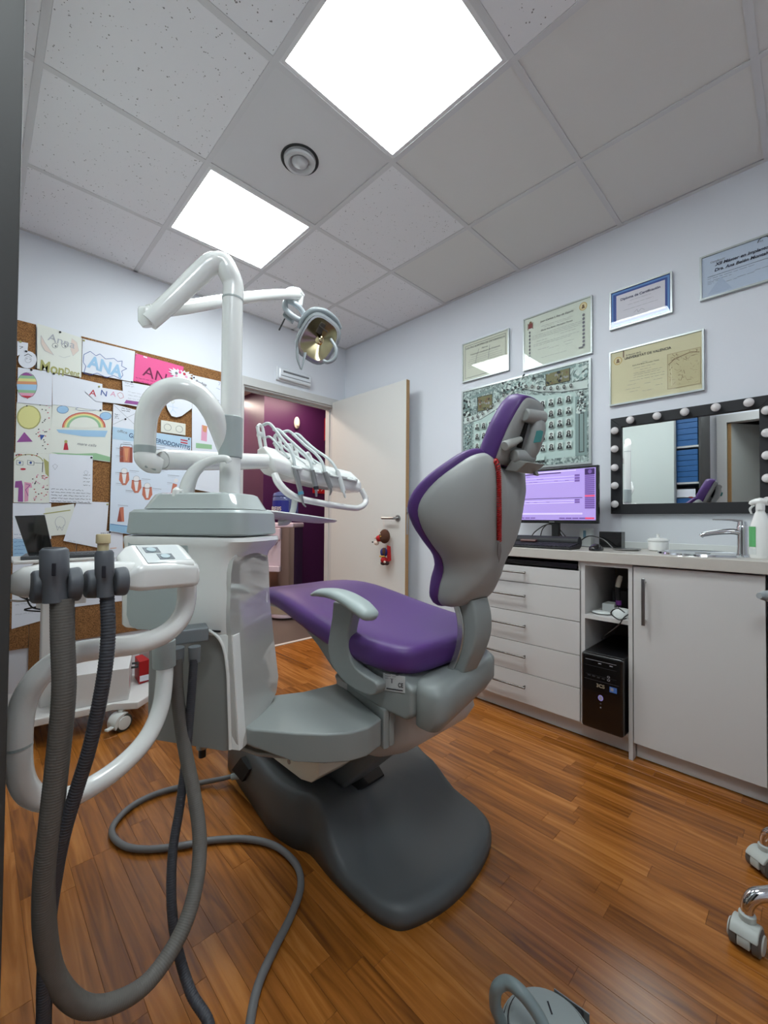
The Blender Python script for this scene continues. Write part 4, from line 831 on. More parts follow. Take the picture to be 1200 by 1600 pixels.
s = sheet('drawing', 'narrow white strip with the letters ANA in red and blue and a small heart', [(137, 602), (224, 616), (214, 634), (150, 627), (133, 612)], pin=(155, 604), pcol=inkgr)
s.text('A', *s.p(139, 617), .055, inkr, s.t, rot=-.1); s.text('N', *s.p(156, 617), .05, inkb, s.t, rot=-.1); s.text('A', *s.p(172, 618), .045, inkpk, s.t, rot=-.1); sline(s, [(184, 615), (188, 613), (192, 616), (193, 621), (188, 623), (184, 618), (184, 615)], .0018, inkr); fin(s)
s = sheet('drawing', 'white sheet with faint writing left of the white arch, with a purple strip', [(191, 595), (240, 604), (238, 640), (193, 631)], pin=(206, 597)); shand(s, 195, 598, 210, 602, 2, inkg, .0015); shand(s, 200, 612, 235, 622, 3, inkl, .002); spoly(s, [(197, 625), (225, 629), (225, 634), (194, 630)], inkp); fin(s)
s = sheet('note', 'folded white note with arrows and diagonal creases under the name strip', [(177, 631), (214, 641), (212, 671), (200, 671), (176, 666)], pin=(196, 655), cat='note')
sline(s, [(177, 632), (212, 665)], .0015, inkg); sline(s, [(214, 645), (177, 663)], .0015, inkg); shand(s, 190, 638, 206, 641, 2, ink, .0025); shand(s, 179, 647, 187, 653, 3, ink, .0025); fin(s)
# gum disease poster
s = sheet('poster', 'large pale blue gum disease poster with coloured tooth diagrams', [(176, 666), (299, 684), (297, 850), (171, 830)], mat('poster_paper', (216, 226, 240), .5), pin=(295, 686), cat='poster', group=None)
pb = mat('poster_blue', (150, 190, 220), .5); gum = mat('gum', (196, 116, 92), .6); gumd = mat('gum_dark', (150, 74, 60), .6); toothc = mat('tooth_white', (232, 230, 232), .5)
spoly(s, [(176, 667), (299, 684), (298, 700), (176, 686)], mat('poster_blue2', (178, 206, 228), .5)); spoly(s, [(171, 818), (205, 822), (205, 835), (171, 829)], pb); sline(s, [(173, 819), (205, 823)], .003, inkb)
navy = mat('ink_navy', (50, 70, 110), .8)
s.text('GINGIVITIS', *s.p(201, 683), .040, navy, s.t, rot=-.11, bold=.0006, sx=.8); s.text('PERIODONTITIS', *s.p(238, 690), .040, navy, s.t, rot=-.11, bold=.0006, sx=.85); s.text('office', *s.p(183, 675), .026, inkg, s.t, rot=-.08)
sline(s, [(238, 693), (276, 699)], .0018, navy); spoly(s, [(282, 686), (293, 688), (293, 690), (282, 688)], inkr); spoly(s, [(282, 690), (293, 692), (293, 694), (282, 692)], inkr)
def block(u, v, w_, h_):
    spoly(s, [(u, v), (u+w_, v+1), (u+w_, v+h_+1), (u, v+h_)], gumd); spoly(s, [(u+w_*.25, v-1), (u+w_*.8, v), (u+w_*.75, v+h_), (u+w_*.3, v+h_)], gum); spoly(s, [(u+w_*.35, v+h_*.1), (u+w_*.7, v+h_*.1), (u+w_*.6, v+h_*.9), (u+w_*.45, v+h_*.9)], inko)
    sline(s, [(u+1, v+2), (u+2, v-4), (u+w_-1, v-3), (u+w_, v+3)], .003, inkg)
block(187, 698, 20, 24); block(240, 706, 20, 22)
def molar(u, v, k=1):
    spoly(s, [(u-7*k, v), (u+7*k, v), (u+8*k, v+12*k), (u+3*k, v+20*k), (u-3*k, v+20*k), (u-8*k, v+12*k)], gum); spoly(s, [(u-4*k, v), (u+4*k, v), (u+1.5*k, v+17*k), (u-1.5*k, v+17*k)], toothc)
    spoly(s, circ(u, v-2*k, 5*k, 10, 4.5*k), toothc); sline(s, circ(u, v-2*k, 5*k, 10, 4.5*k), .0015, inkg); sline(s, [(u-7*k, v), (u-3*k, v+2), (u+3*k, v+2), (u+7*k, v)], .004, gumd)
molar(194, 738); molar(213, 750); molar(230, 761); spoly(s, [(187, 793), (193, 792), (194, 815), (183, 815)], gum); spoly(s, [(187, 793), (190, 815), (183, 815)], gumd); spoly(s, [(270, 755), (277, 757), (271, 772), (267, 770)], gum); spoly(s, circ(275, 751, 3.5, 8), toothc)
for u, v, n in ((181, 700, 12), (181, 712, 12), (180, 738, 12), (181, 755, 14), (196, 766, 14), (202, 735, 15), (221, 748, 14), (224, 732, 18), (244, 733, 18), (262, 742, 18), (261, 754, 8), (184, 789, 16), (192, 691, 12), (240, 698, 18), (272, 703, 16), (238, 763, 14)):
    sline(s, [(u, v), (u+n, v+n*.1)], .002, inkg); sline(s, [(u, v+2.5), (u+n*.7, v+2.5+n*.07)], .0012, inkl)
fin(s)
s = sheet('drawing', 'white shield-shaped paper framed by the white arch, with a faint sketch', [(250, 600), (300, 612), (300, 638), (284, 650), (276, 652), (268, 650), (262, 640)], pin=False); sline(s, circ(270, 628, 2.2, 8), .0015, inkgr); sline(s, [(270, 631), (270, 640), (266, 645)], .0015, inksb); sline(s, [(270, 640), (275, 645)], .0015, inksb); sline(s, [(262, 634), (278, 638)], .0015, inksb); fin(s)
s = sheet('drawing', 'long white sheet beside the lamp pole, with small pink and turquoise marks', [(300, 640), (345, 650), (345, 772), (300, 764)], pin=False); spoly(s, [(315, 664), (324, 666), (323, 690), (314, 688)], inkpk); spoly(s, [(306, 692), (331, 695), (331, 702), (306, 700)], inkgn); spoly(s, [(316, 664), (324, 666), (322, 676), (317, 674)], inko); fin(s)
s = sheet('drawing', 'white sheet with the word Barbie beside the lamp pole', [(301, 586), (345, 596), (345, 668), (300, 658)], pin=(303, 590)); s.text('Barbie', *s.p(304, 597), .032, ink, s.t, rot=-.17, shear=.3); sline(s, [(341, 597), (344, 598), (342, 602)], .002, inkb); sline(s, [(338, 606), (344, 609)], .002, inkb); shand(s, 338, 625, 344, 632, 3, ink, .002); fin(s)
# cut paper snowflake with flowers
y = -.03; c0 = onp(283, 587, 1, y); t = thing('paper_snowflake', 'white and pink cut-paper snowflake overlapping the pink card', 'decoration', (c0.x, y, c0.z))
bm = newbm(); n = 36; pts = []
for k in range(n): a = 2*math.pi*k/n; r = .064*(1 if k % 2 else .70)*(1+.18*math.sin(a*3)); pts.append(c0+Vector((r*1.25*math.cos(a), 0, r*.8*math.sin(a))))
prism(bm, pts, (0, .0006, 0)); obj('flake', bm, paper, t)
s = Sheet(c0+Vector((0, 0, 0)), (1, 0, 0), (0, 0, 1))
for k in range(7): a = k*.9; s.ell(.035*math.cos(a)-.0, .022*math.sin(a), .010, .010, (inkpk, inkr, MATS['pink_card'], inkg)[k % 4], 8)
s.done('flowers', t)
# wall socket
t = thing('wall_socket', 'double white wall socket inside the white arch', 'socket', (-1.53, 0, 1.63))
bxo('plate', mat('socket_ivory', (222, 222, 212), .4), t, -1.622, -1.460, -.020, -.010, 1.628, 1.712, bevel=.004)
for xx in (-1.579, -1.503):
    bm = newbm(); lathe(bm, (xx, -.0195, 1.668), [(.001, -.006), (.018, -.006), (.020, .0), (.024, .002), (.024, -.001)], axis=(0, -1, 0)); k_ = obj('socket_well', bm, mat('well_grey', (150, 152, 150), .5), t, auto=40)
    for dx in (-.008, .008): bm = newbm(); cyl(bm, (xx+dx, -.013, 1.668), (xx+dx, -.0125+-.002, 1.668), .0028, seg=8); obj('hole', bm, ink, k_)

# ================================================================ LAPTOP CART
t = thing('cart', 'white wheeled cart carrying the laptop, half hidden by the hoses', 'cart', (-2.2, -.6, 0))
cwm = mat('cart_white', (214, 212, 210), .45)
bxo('top_shelf', cwm, t, -2.40, -2.02, -.72, -.42, .835, .850, bevel=.004); bxo('post', cwm, t, -2.285, -2.225, -.56, -.50, .10, .835, bevel=.008); bxo('paddle', cwm, t, -2.30, -2.10, -.50, -.48, .60, .83, bevel=.004)
bm = newbm(); prism(bm, [(-2.40, -.67, .10), (-2.02, -.735, .10), (-1.93, -.80, .10), (-1.86, -.74, .10), (-1.76, -.38, .10), (-2.40, -.24, .10)], (0, 0, .035)); obj('base_shelf', bm, cwm, t, bevel=.006)
bxo('side_wall', cwm, t, -1.80, -1.785, -.60, -.30, .135, .30, bevel=.003)
def caster(t, x, y, s=1.0, rot=0, wm=whitem, tyre=mat('tyre_dark', (48, 56, 52), .6), hub=whitem, h=.10):
    d = Vector((math.cos(rot), math.sin(rot), 0)); sd = Vector((-d.y, d.x, 0)); r = .036*s; c = Vector((x, y, r)); wl = None
    for sg in (1, -1):
        bm = newbm(); lathe(bm, c+sd*sg*.010*s, [(r*.75, 0), (r, .002*s), (r, .014*s), (r*.78, .017*s)], axis=sd*sg, seg=26); wl = obj('wheel', bm, tyre, t, auto=40)
        bm = newbm(); lathe(bm, c+sd*sg*.0265*s, [(r*.78, 0), (r*.74, .002*s), (.001, .004*s)], axis=sd*sg, seg=22); obj('hub', bm, hub, wl, auto=40)
    bm = newbm(); pts = [c-d*math.cos(a)*r*1.15+Vector((0, 0, math.sin(a)*r*1.15)) for a in [k*(math.pi*.8)/10-.5 for k in range(11)]]
    prism(bm, [p-sd*.027*s for p in pts]+[c-sd*.027*s+Vector((0, 0, r*.9))], sd*.054*s); tube(bm, [(x, y, r*1.9), (x, y, h)], .010*s, smooth=False); obj('fork', bm, wm, t, bevel=.002)
    return wl
w1 = caster(t, -1.99, -.745, 1.15, rot=.35, h=.10); bm = newbm(); obox(bm, (-2.055, -.80, .030), (.03, .015, 0), (-.01, .02, 0), (0, 0, .010)); obj('brake_tab', bm, whitem, w1, bevel=.003)
caster(t, -2.36, -.55, 1.05, rot=.3); caster(t, -1.84, -.42, 1.05, rot=.2); caster(t, -2.3, -.28, 1.05, rot=.2)
t = thing('carton', 'white carton with black side handle on the cart base', 'box', (-2.1, -.6, .136))
b_ = newbm(); prism(b_, [(-2.235, -.66, .136), (-1.955, -.735, .136), (-1.875, -.46, .136), (-2.155, -.385, .136)], (0, 0, .155)); obj('body', b_, mat('carton_white', (216, 214, 214), .5), t, bevel=.002)
q = Vector((-1.955, -.735, 0)); e_ = Vector((.08, .275, 0))/Vector((.08, .275, 0)).length; n_ = Vector((e_.y, -e_.x, 0))
bm = newbm(); tube(bm, [q+e_*.12+n_*.003+Vector((0, 0, .255)), q+e_*.12+n_*.03+Vector((0, 0, .255)), q+e_*.19+n_*.03+Vector((0, 0, .255)), q+e_*.19+n_*.003+Vector((0, 0, .255))], .006, smooth=False, seg=8); obj('handle', bm, black, t)
s = Sheet(q+e_*.0+Vector((0, 0, .136)), e_, (0, 0, 1)); s.ell(.05, .07, .018, .035, redm, 16); s.ell(.05, .07, .012, .026, inkr, 12); s.done('mark', t)
t = thing('red_carton', 'red and white printed carton standing behind the white carton', 'box', (-1.86, -.5, .136)); bm = newbm(); prism(bm, [(-1.865, -.56, .136), (-1.81, -.545, .136), (-1.815, -.42, .136), (-1.855, -.43, .136)], (0, 0, .12)); obj('body', bm, redm, t, bevel=.002)
bxo('stripe', paper, t, -1.862, -1.818, -.564, -.560, .15, .18)
t = thing('laptop', 'open dark laptop on the cart', 'laptop', (-2.25, -.6, .851))
L0 = onp(44, 873, 1, -.66); Lw = Vector((.345, .0, 0)); bz = .8515
bm = newbm(); prism(bm, [(-2.375, -.70, bz), (-2.10, -.71, bz), (-2.06, -.50, bz), (-2.345, -.50, bz)], (0, 0, .016)); obj('base', bm, mat('laptop_grey', (70, 72, 76), .4), t, bevel=.003)
ks = newbm()
for r in range(4):
    for c in range(11): obox(ks, (-2.345+c*.0245+r*.003, -.685+r*.033, bz+.0162), (.020, 0, 0), (.002, .026, 0), (0, 0, .002))
tag(obj('keys', ks, black, t), kind='stuff')
P4 = [onp(u, v, 1, yy) for u, v, yy in ((44, 873, -.64), (84, 866, -.64), (70, 804.5, -.655), (23, 806, -.655))]
P4[0].z = P4[1].z = bz+.017
bm = newbm(); prism(bm, P4, (0, .009, 0)); lid = obj('lid', bm, mat('laptop_lid', (46, 48, 50), .4), t, bevel=.002)
ce = sum(P4, Vector())/4; bm = newbm(); f1 = [bm.verts.new(ce+(p-ce)*.93+Vector((0, -.0008, 0))) for p in P4]; bm.faces.new(f1); obj('screen', bm, mat('laptop_screen', (30, 31, 30), .06, coat=1), lid)
for i, (m_, pts) in enumerate(((black, [(-2.30, -.45, .86), (-2.31, -.44, .75), (-2.29, -.44, .62), (-2.22, -.50, .585), (-2.31, -.48, .60), (-2.33, -.46, .66), (-2.27, -.46, .64), (-2.19, -.53, .60)]), (black, [(-2.33, -.45, .70), (-2.36, -.44, .66), (-2.28, -.47, .61), (-2.34, -.45, .59), (-2.24, -.51, .575), (-2.2, -.52, .565)]), (mat('cable_pale', (180, 180, 176), .5), [(-2.30, -.60, .834), (-2.40, -.50, .74), (-2.42, -.45, .66), (-2.33, -.45, .635), (-2.26, -.50, .70), (-2.21, -.62, .834)]))):
    tag(tubo('cable', m_, None, pts, .005 if i == 2 else .004, seg=6), ['black cable bundled on the cart post, upper loop', 'black cable bundled on the cart post, lower loop', 'pale cable looping below the laptop'][i], 'cable')

# ================================================================ LEFT WALL CABINET (edge at the left of the frame; doors and shelves show in the mirror)
cx0, cx1, cy0, cy1 = XL+.002, -2.489, -2.385, -0.62
t = thing('tall_cabinet', 'tall white sliding-door cabinet whose side fills the left edge', 'cabinet', (-2.74, -1.9, 0))
tc = mat('cabinet_panel', (196, 197, 196), .5); tc_shade = mat('cabinet_side_shade', (58, 58, 57), .5)  # white cabinet; shade on its near side is put into the darker colour
bxo('side_panel', tc_shade, t, cx0, cx1, cy0, cy0+.02, 0, 2.60, bevel=.0015); bxo('side_panel', tc, t, cx0, cx1, cy1-.02, cy1, 0, 2.60); bxo('divider', tc, t, cx0+.02, cx1-.05, -2.06, -2.04, .05, 2.55)
bxo('top_panel', tc, t, cx0, cx1, cy0+.02, cy1-.02, 2.58, 2.60); bxo('bottom_panel', tc, t, cx0, cx1, cy0+.02, cy1-.02, 0, .05); bxo('back_panel', tc, t, cx0, cx0+.01, cy0+.02, cy1-.02, .05, 2.58)
SH = [.45, .80, 1.10, 1.42, 1.78, 2.15]
for z in SH: bxo('shelf', tc, t, cx0+.01, cx1-.05, cy0+.02, -2.06, z, z+.018)
d = bxo('sliding_door', mat('slide_white', (206, 214, 210), .3, coat=.3), t, cx1-.03, cx1-.008, -2.30+.12, cy1-.02, .05, 2.58); bxo('stile', steel, d, cx1-.008, cx1-.002, -2.18, -2.165, .05, 2.58); bxo('stile', steel, d, cx1-.008, cx1-.002, -.66, -.645, .05, 2.58)
bb = mat('blue_box', (34, 92, 150), .5); bg = mat('grey_box', (120, 116, 112), .6)
proto = None
for z, n, hh in ((1.438, 6, .054), (1.798, 5, .058), (1.118, 3, .055), (.818, 3, .07)):
    for k in range(n):
        low = z < .9
        nm = 'storage_box'
        o = tag(bxo(nm, bg if low else bb, None, cx1-.30, cx1-.055, cy0+.035, -2.075, z+k*hh+.0005, z+(k+1)*hh-.003, bevel=.003), None, 'box')
        row = {1.438: 'second shelf above the chair headrest', 1.798: 'top filled shelf', 1.118: 'shelf with the white card', .818: 'lowest filled shelf'}[z]
        o['label'] = f"flat {'grey' if low else 'blue'} box on the {row} "; o['label'] += f', {["bottom", "second from bottom", "third", "fourth", "fifth", "top"][k] if k < n-1 else "topmost"} one'; o['group'] = f'boxes on the {row}'
tag(bxo('label_card', paper, None, cx1-.0545, cx1-.0525, -2.33, -2.14, 1.29, 1.37), 'small white card leaning in front of blue boxes inside the tall cabinet', 'card')
# doorway in the left wall with a grey door open on a dark passage
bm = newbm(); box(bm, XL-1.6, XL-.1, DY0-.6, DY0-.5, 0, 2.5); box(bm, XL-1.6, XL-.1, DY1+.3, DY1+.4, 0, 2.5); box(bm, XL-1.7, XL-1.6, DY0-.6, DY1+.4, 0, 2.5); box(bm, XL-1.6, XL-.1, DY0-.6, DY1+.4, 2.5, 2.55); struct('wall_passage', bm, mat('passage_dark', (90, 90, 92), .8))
t = thing('door_2', None, None, (XL, DY1, 0), kind='structure')
for a in ((XL-.1, XL+.014, DY1-.02, DY1+.06, 0, DZ+.06), (XL-.1, XL+.014, DY0-.06, DY0+.02, 0, DZ+.06), (XL-.1, XL+.014, DY0+.02, DY1-.02, DZ-.02, DZ+.06)): bxo('casing_board', casem, t, *a)
bm = newbm(); obox(bm, (XL-.03, DY1-.025, .01), (-.70, -.50, 0), (.02, -.03, 0), (0, 0, 2.04)); lf = obj('door_leaf', bm, mat('door_grey', (150, 152, 148), .5), t)
bm = newbm(); obox(bm, (XL-.028, DY1-.0245, .01), (.004, .0028, 0), (.02, -.03, 0), (0, 0, 2.04)); obj('oak_edge', bm, oak, lf)
# ================================================================ DENTAL UNIT (side column with cuspidor)
e1 = Vector((.52, -.85, 0)).normalized(); e2 = Vector((-e1.y, e1.x, 0))
A0 = W(357, 900, 1.08); A0.z = 0
def U(s, t, z): return A0+e1*s+e2*t+Vector((0, 0, z))
def rrect(s0, s1, t0, t1, r, z, n=6):
    out = []
    for cx, cy, a in ((s1-r, t1-r, 0), (s0+r, t1-r, 90), (s0+r, t0+r, 180), (s1-r, t0+r, 270)):
        for k in range(n+1): q = R_(a+90*k/n); out.append(U(cx+r*math.cos(q), cy+r*math.sin(q), z))
    return out
unit = thing('dental_unit', 'tall white and grey dental unit column with spittoon on the left of the chair', 'dental unit', U(-.15, .1, .43))
bm = newbm()
RS = [(-.345, .008, .004, .205, .03, .738), (-.35, .010, .0, .21, .03, .745), (-.352, .007, .0, .21, .030, .85), (-.356, .0, .0, .215, .04, .915), (-.358, .012, -.002, .22, .05, .945), (-.36, .034, -.006, .225, .06, .965), (-.36, .044, -.010, .225, .06, .980), (-.358, .042, -.008, .225, .06, .990), (-.34, .02, .01, .2, .05, .993)]
loft(bm, [rrect(*r) for r in RS]); obj('housing', bm, white, unit, auto=40)
bm = newbm(); bm2 = []
gp_ = [(-.311, .987), (-.311, .775), (-.300, .748), (-.275, .738), (-.13, .745), (-.118, .75), (-.118, .987)]
prism(bm, [U(s, -.003, z) for s, z in gp_], -e2*.004); obj('front_insert', bm, ugrey, unit, bevel=.002)
# glossy side panel
bm = newbm(); rows = []
def pz(z): return .006+max(0, (.80-z))*.085
TL = [(.955, .028, .165), (.93, .010, .185), (.90, .003, .192), (.80, .0, .200), (.70, -.002, .208), (.62, -.003, .216), (.56, -.003, .222), (.52, -.003, .205), (.49, -.003, .150), (.47, 0, .08), (.455, .006, .04)]
ft, bk = [], []
for z, a, b in TL:
    bow = lambda q: .006*math.sin(math.pi*min(1, max(0, q)))
    ft.append([bm.verts.new(U(pz(z)+bow(k/8), a+(b-a)*k/8, z)) for k in range(9)]); bk.append([bm.verts.new(U(pz(z)-.016, a+.004+(b-a-.008)*k/8, z)) for k in range(9)])
for g in (ft, bk):
    for i in range(len(g)-1):
        for k in range(8): bm.faces.new((g[i][k], g[i][k+1], g[i+1][k+1], g[i+1][k]))
for i in range(len(ft)-1):
    for k in (0, 8): bm.faces.new((ft[i][k], ft[i+1][k], bk[i+1][k], bk[i][k]))
for i in (0, -1):
    for k in range(8): bm.faces.new((ft[i][k], bk[i][k], bk[i][k+1], ft[i][k+1]))
obj('side_panel', bm, panelw, unit, auto=60)
# arch lip between housing and side panel
bm = newbm(); tube(bm, [U(-.20, -.004, .747), (U(-.10, -.004, .752)), U(-.045, -.004, .748), U(-.012, -.003, .718), U(.002, -.002, .66), U(.008, -.002, .58), U(.014, -.001, .455)], .0045, seg=10); obj('arch_lip', bm, white, unit, auto=60)
bm = newbm(); ed_ = cr([(-.060, 0, .737), (-.030, 0, .734), (-.008, 0, .712), (-.001, 0, .67), (.004, 0, .60), (.009, 0, .52), (.012, 0, .452)], 5); rt = [(pz(z)+.004, z) for z in (.453, .50, .56, .64, .70, .741)]+[(-.06, .741), (-.115, .741)]
prism(bm, [U(p.x, .0015, p.z) for p in ed_]+[U(a, .0015, b) for a, b in rt], e2*.03); obj('front_leg', bm, white, unit, bevel=.0015)
bm = newbm(); loft(bm, [rrect(-.27, -.004, .02, .19, .02, z) for z in (.435, .75)]); obj('lower_box', bm, mat('unit_taupe', (136, 136, 134), .5), unit, auto=40)
bm = newbm(); loft(bm, [rrect(-.24, -.02, -.005, .02, .004, z) for z in (.748, .752)]); obj('dark_gap', bm, blackm, unit)
bm = newbm(); loft(bm, [rrect(s0, s1, t0, t1, .05, z) for s0, s1, t0, t1, z in ((-.340, .028, .000, .212, .995), (-.346, .034, -.006, .218, 1.000), (-.342, .030, -.002, .214, 1.056), (-.334, .022, .006, .206, 1.064), (-.31, .0, .02, .19, 1.066))]); obj('rim', bm, ugrey, unit, auto=40)
bm = newbm(); loft(bm, [rrect(s0, s1, t0, t1, .045, z) for s0, s1, t0, t1, z in ((-.300, .012, .008, .200, 1.0665), (-.296, .008, .010, .196, 1.072), (-.276, -.010, .020, .184, 1.106), (-.268, -.020, .028, .176, 1.111), (-.20, -.09, .08, .12, 1.112))]); obj('bowl_cover', bm, mat('lid_grey', (184, 192, 190), .15, coat=.8), unit, auto=40)
bm = newbm(); q = W(276, 768, 1.16); tube(bm, [q+Vector((0, 0, -.014)), q+Vector((0, 0, .004)), q+Vector((0, 0, .012))], [.013, .011, .004], seg=16); tube(bm, [q, q+_r0*.016], .006, seg=8); obj('rinse_knob', bm, white, unit, auto=50)
tubo('cup_filler', white, unit, [W(291, 775, 1.22), W(294, 757, 1.22), W(303, 738, 1.22), W(320, 724, 1.22), W(340, 717, 1.215), W(354, 717, 1.21), W(358, 722, 1.21)], [.022, .021, .018, .014, .011, .010, .009], seg=18)
tubo('drain_pipe', black, unit, [W(316, 1150, 1.15), W(316, 1182, 1.15)], .010, smooth=False); tubo('pipe_nut', steel, unit, [W(316, 1155, 1.15), W(316, 1168, 1.15)], .016, smooth=False)
# pole that carries lamp and tray
PD = 1.275
def onpole(u, v):
    b = W(359, 770, PD); return b, (800-v)
pb_ = W(359, 775, PD); pole_xy = Vector((pb_.x, pb_.y, 0))
def pz_(v): return pb_.z+(775-v)*PD/FPX
bm = newbm(); tube(bm, [pole_xy+Vector((0, 0, 1.00)), pole_xy+Vector((0, 0, pz_(466)))], .0300, smooth=False, seg=28); pole = obj('pole', bm, white, unit, auto=40)
bm = newbm(); tube(bm, [pole_xy+Vector((0, 0, pz_(716))), pole_xy+Vector((0, 0, pz_(651)))], .0345, smooth=False, seg=28); obj('collar', bm, ugrey, pole, bevel=.004)
# ---- operating lamp
lamp = thing('operating_lamp', 'white jointed operating lamp with a mirrored head over the chair', 'lamp', pole_xy+Vector((0, 0, pz_(466))))
top = [pole_xy+Vector((0, 0, pz_(465))), pole_xy+Vector((0, 0, pz_(440))), W(356, 425, PD), W(350, 413, PD-.004), W(340, 410, PD-.01), W(328, 414, PD-.02), W(310, 430, PD-.03), W(285, 454, PD-.05), W(260, 478, PD-.07), W(232, 503, PD-.09)]
tubo('upper_tube', white, lamp, top, [.0305]*3+[.030]*4+[.0275, .0265, .0250], seg=24)
bm = newbm(); tube(bm, [pole_xy+Vector((0, 0, pz_(466.5))), pole_xy+Vector((0, 0, pz_(464)))], .0312, smooth=False, seg=28); obj('seam_ring', bm, ugrey, lamp)
j = W(229, 492, PD-.09)
bm = newbm(); tube(bm, [j+Vector((-.004, -.004, .022)), j+Vector((0, 0, .012)), j+Vector((0, 0, -.02)), j+Vector((.004, 0, -.032))], [.017, .022, .021, .014], smooth=False, seg=20); obj('elbow', bm, white, lamp, auto=50)
E1_ = W(466, 461, 1.93); armp = [W(234, 487, PD-.09), W(290, 480, 1.30), W(370, 467, 1.53), W(440, 460, 1.80), E1_]
tubo('lower_arm', white, lamp, armp, [.019, .0205, .021, .021, .020], seg=20)
bm = newbm(); k0 = W(446, 461, 1.86); tube(bm, [k0, W(455, 457, 1.90), W(465, 458, 1.93), W(474, 463, 1.95)], [.022, .030, .030, .012], seg=18, flat=.75); tube(bm, [W(468, 460, 1.94), W(467, 478, 1.94)], [.020, .016], smooth=False); obj('swivel', bm, white, lamp, auto=50)
Lc = W(497, 530, 1.95); nd = (-_f*.80+Vector((0, 0, -1))*.42+_r0*.35).normalized(); lx = Vector((0, 0, 1)).cross(nd).normalized(); ly = nd.cross(lx)
an = R_(-24); ax_ = lx*math.cos(an)+ly*math.sin(an); ay_ = -lx*math.sin(an)+ly*math.cos(an)
def LH(a, b, d): return Lc+ax_*a+ay_*b+nd*d
def sq(ra, rb, n=28, p=3.0): return [(ra*math.copysign(abs(math.cos(2*math.pi*k/n))**(2/p), math.cos(2*math.pi*k/n)), rb*math.copysign(abs(math.sin(2*math.pi*k/n))**(2/p), math.sin(2*math.pi*k/n))) for k in range(n)]
so = sq(.092, .108)
hd = newbm(); pillow(hd, so, [(.25, -.075), (.6, -.070), (.85, -.050), (.97, -.02), (1.0, .0), (.99, .010), (.90, .012), (.86, .004)], LH, cen=(0, 0)); head = obj('lamp_head', hd, mat('lamp_grey', (150, 156, 158), .25, coat=.5), lamp, auto=50)
bm = newbm(); pillow(bm, sq(.076, .092), [(1.06, .011), (1.06, .016), (.96, .017), (.95, .010)], LH, cen=(0, 0)); obj('bezel', bm, mat('lamp_bezel', (196, 200, 204), .15, metal=.7), head, auto=50)
bm = newbm(); pillow(bm, sq(.074, .089), [(1.0, .0125), (.8, .003), (.5, -.010), (.25, -.015), (.05, -.017)], LH, cen=(0, 0)); obj('reflector', bm, mat('reflector_gold', (206, 190, 150), .03, metal=1), head, smooth=True)
bm = newbm(); obox(bm, LH(-.03, .02, .010), ax_*.024, ay_*.05, nd*.018); obox(bm, LH(-.035, .045, .024), ax_*.05, ay_*.008, nd*.006); obj('bulb_holder', bm, mat('bulb_dark', (50, 46, 40), .3), head, bevel=.003)
bm = newbm(); tube(bm, [LH(-.098, -.010, -.01), LH(-.100, .04, -.012), LH(-.080, .09, -.014), LH(-.03, .118, -.014), LH(.03, .118, -.014), LH(.07, .10, -.014)], [.007, .011, .013, .014, .012, .007], seg=12); obj('yoke', bm, mat('yoke_grey', (130, 138, 142), .35), head, auto=50)
bm = newbm(); cl = [W(461, 475, 1.90), W(448, 470, 1.90), W(446, 482, 1.89), W(455, 492, 1.89), W(468, 500, 1.91), W(477, 500, 1.93), W(472, 486, 1.92)]; tube(bm, cl, .013, seg=12, closed=True, n=8); obj('link_ring', bm, mat('link_grey', (176, 184, 190), .3), lamp, auto=50)
bm = newbm(); obox(bm, W(441, 492, 1.90), W(455, 503, 1.90)-W(441, 492, 1.90), W(445, 484, 1.90)-W(441, 492, 1.90), _f*.03); obj('switch_box', bm, MATS['yoke_grey'], lamp, bevel=.004)
tubo('switch_lever', black, lamp, [W(445, 498, 1.90), W(436, 516, 1.90)], .0035, smooth=False, seg=8)
bm = newbm(); tube(bm, [W(517, 530, 1.93), W(525, 545, 1.92), W(523, 560, 1.92), W(513, 566, 1.92), W(505, 564, 1.92)], [.007, .008, .008, .008, .009], seg=12); obj('handle', bm, mat('handle_grey', (140, 146, 150), .3), head, auto=50)
bm = newbm(); tube(bm, [W(464, 542, 1.93), W(465, 560, 1.92), W(470, 577, 1.92)], [.011, .009, .004], seg=10, flat=.5); tube(bm, [W(477, 552, 1.93), W(474, 565, 1.92), W(471, 578, 1.92)], [.011, .008, .004], seg=10, flat=.5); obj('handle', bm, MATS['handle_grey'], head, auto=50)
# ---- instrument tray on its arm
tray = thing('instrument_delivery', 'white instrument tray with four corded handpieces on a curved arm', 'dental tray', pole_xy+Vector((0, 0, pz_(700))))
arch = [pole_xy+Vector((0, 0, pz_(705)))-_r0*.015, W(341, 668, 1.25), W(331, 642, 1.23), W(314, 620, 1.22), W(290, 608, 1.20), W(265, 608, 1.19), W(243, 622, 1.18), W(230, 648, 1.18), W(227, 680, 1.18), W(226.5, 697, 1.18)]
tubo('arch', white, tray, arch, [.022, .027]+[.0305]*5+[.029, .0275, .0275], seg=24)
bm = newbm(); tube(bm, [W(226.5, 697, 1.18), W(226.5, 708, 1.18)], .0285, smooth=False, seg=28); obj('joint_ring', bm, ugrey, tray, auto=50)
bm = newbm(); tube(bm, [W(226.5, 708, 1.18), W(228, 716, 1.18), W(237, 724, 1.185), W(252, 728, 1.20)], [.0275, .029, .029, .022], seg=24, n=6); obj('elbow', bm, white, tray, auto=50)
bm = newbm(); tube(bm, [W(219, 716, 1.165), W(230, 729, 1.17), W(244, 734, 1.175)], [.004, .014, .005], seg=16, flat=.5); obj('elbow_cap', bm, ugrey, tray, auto=50)
tubo('swing_arm', white, tray, [W(251, 719, 1.20), W(258, 718, 1.22), W(320, 720, 1.36), W(372, 721, 1.50), W(418, 721, 1.62)], [.024, .030, .031, .030, .028], seg=24)
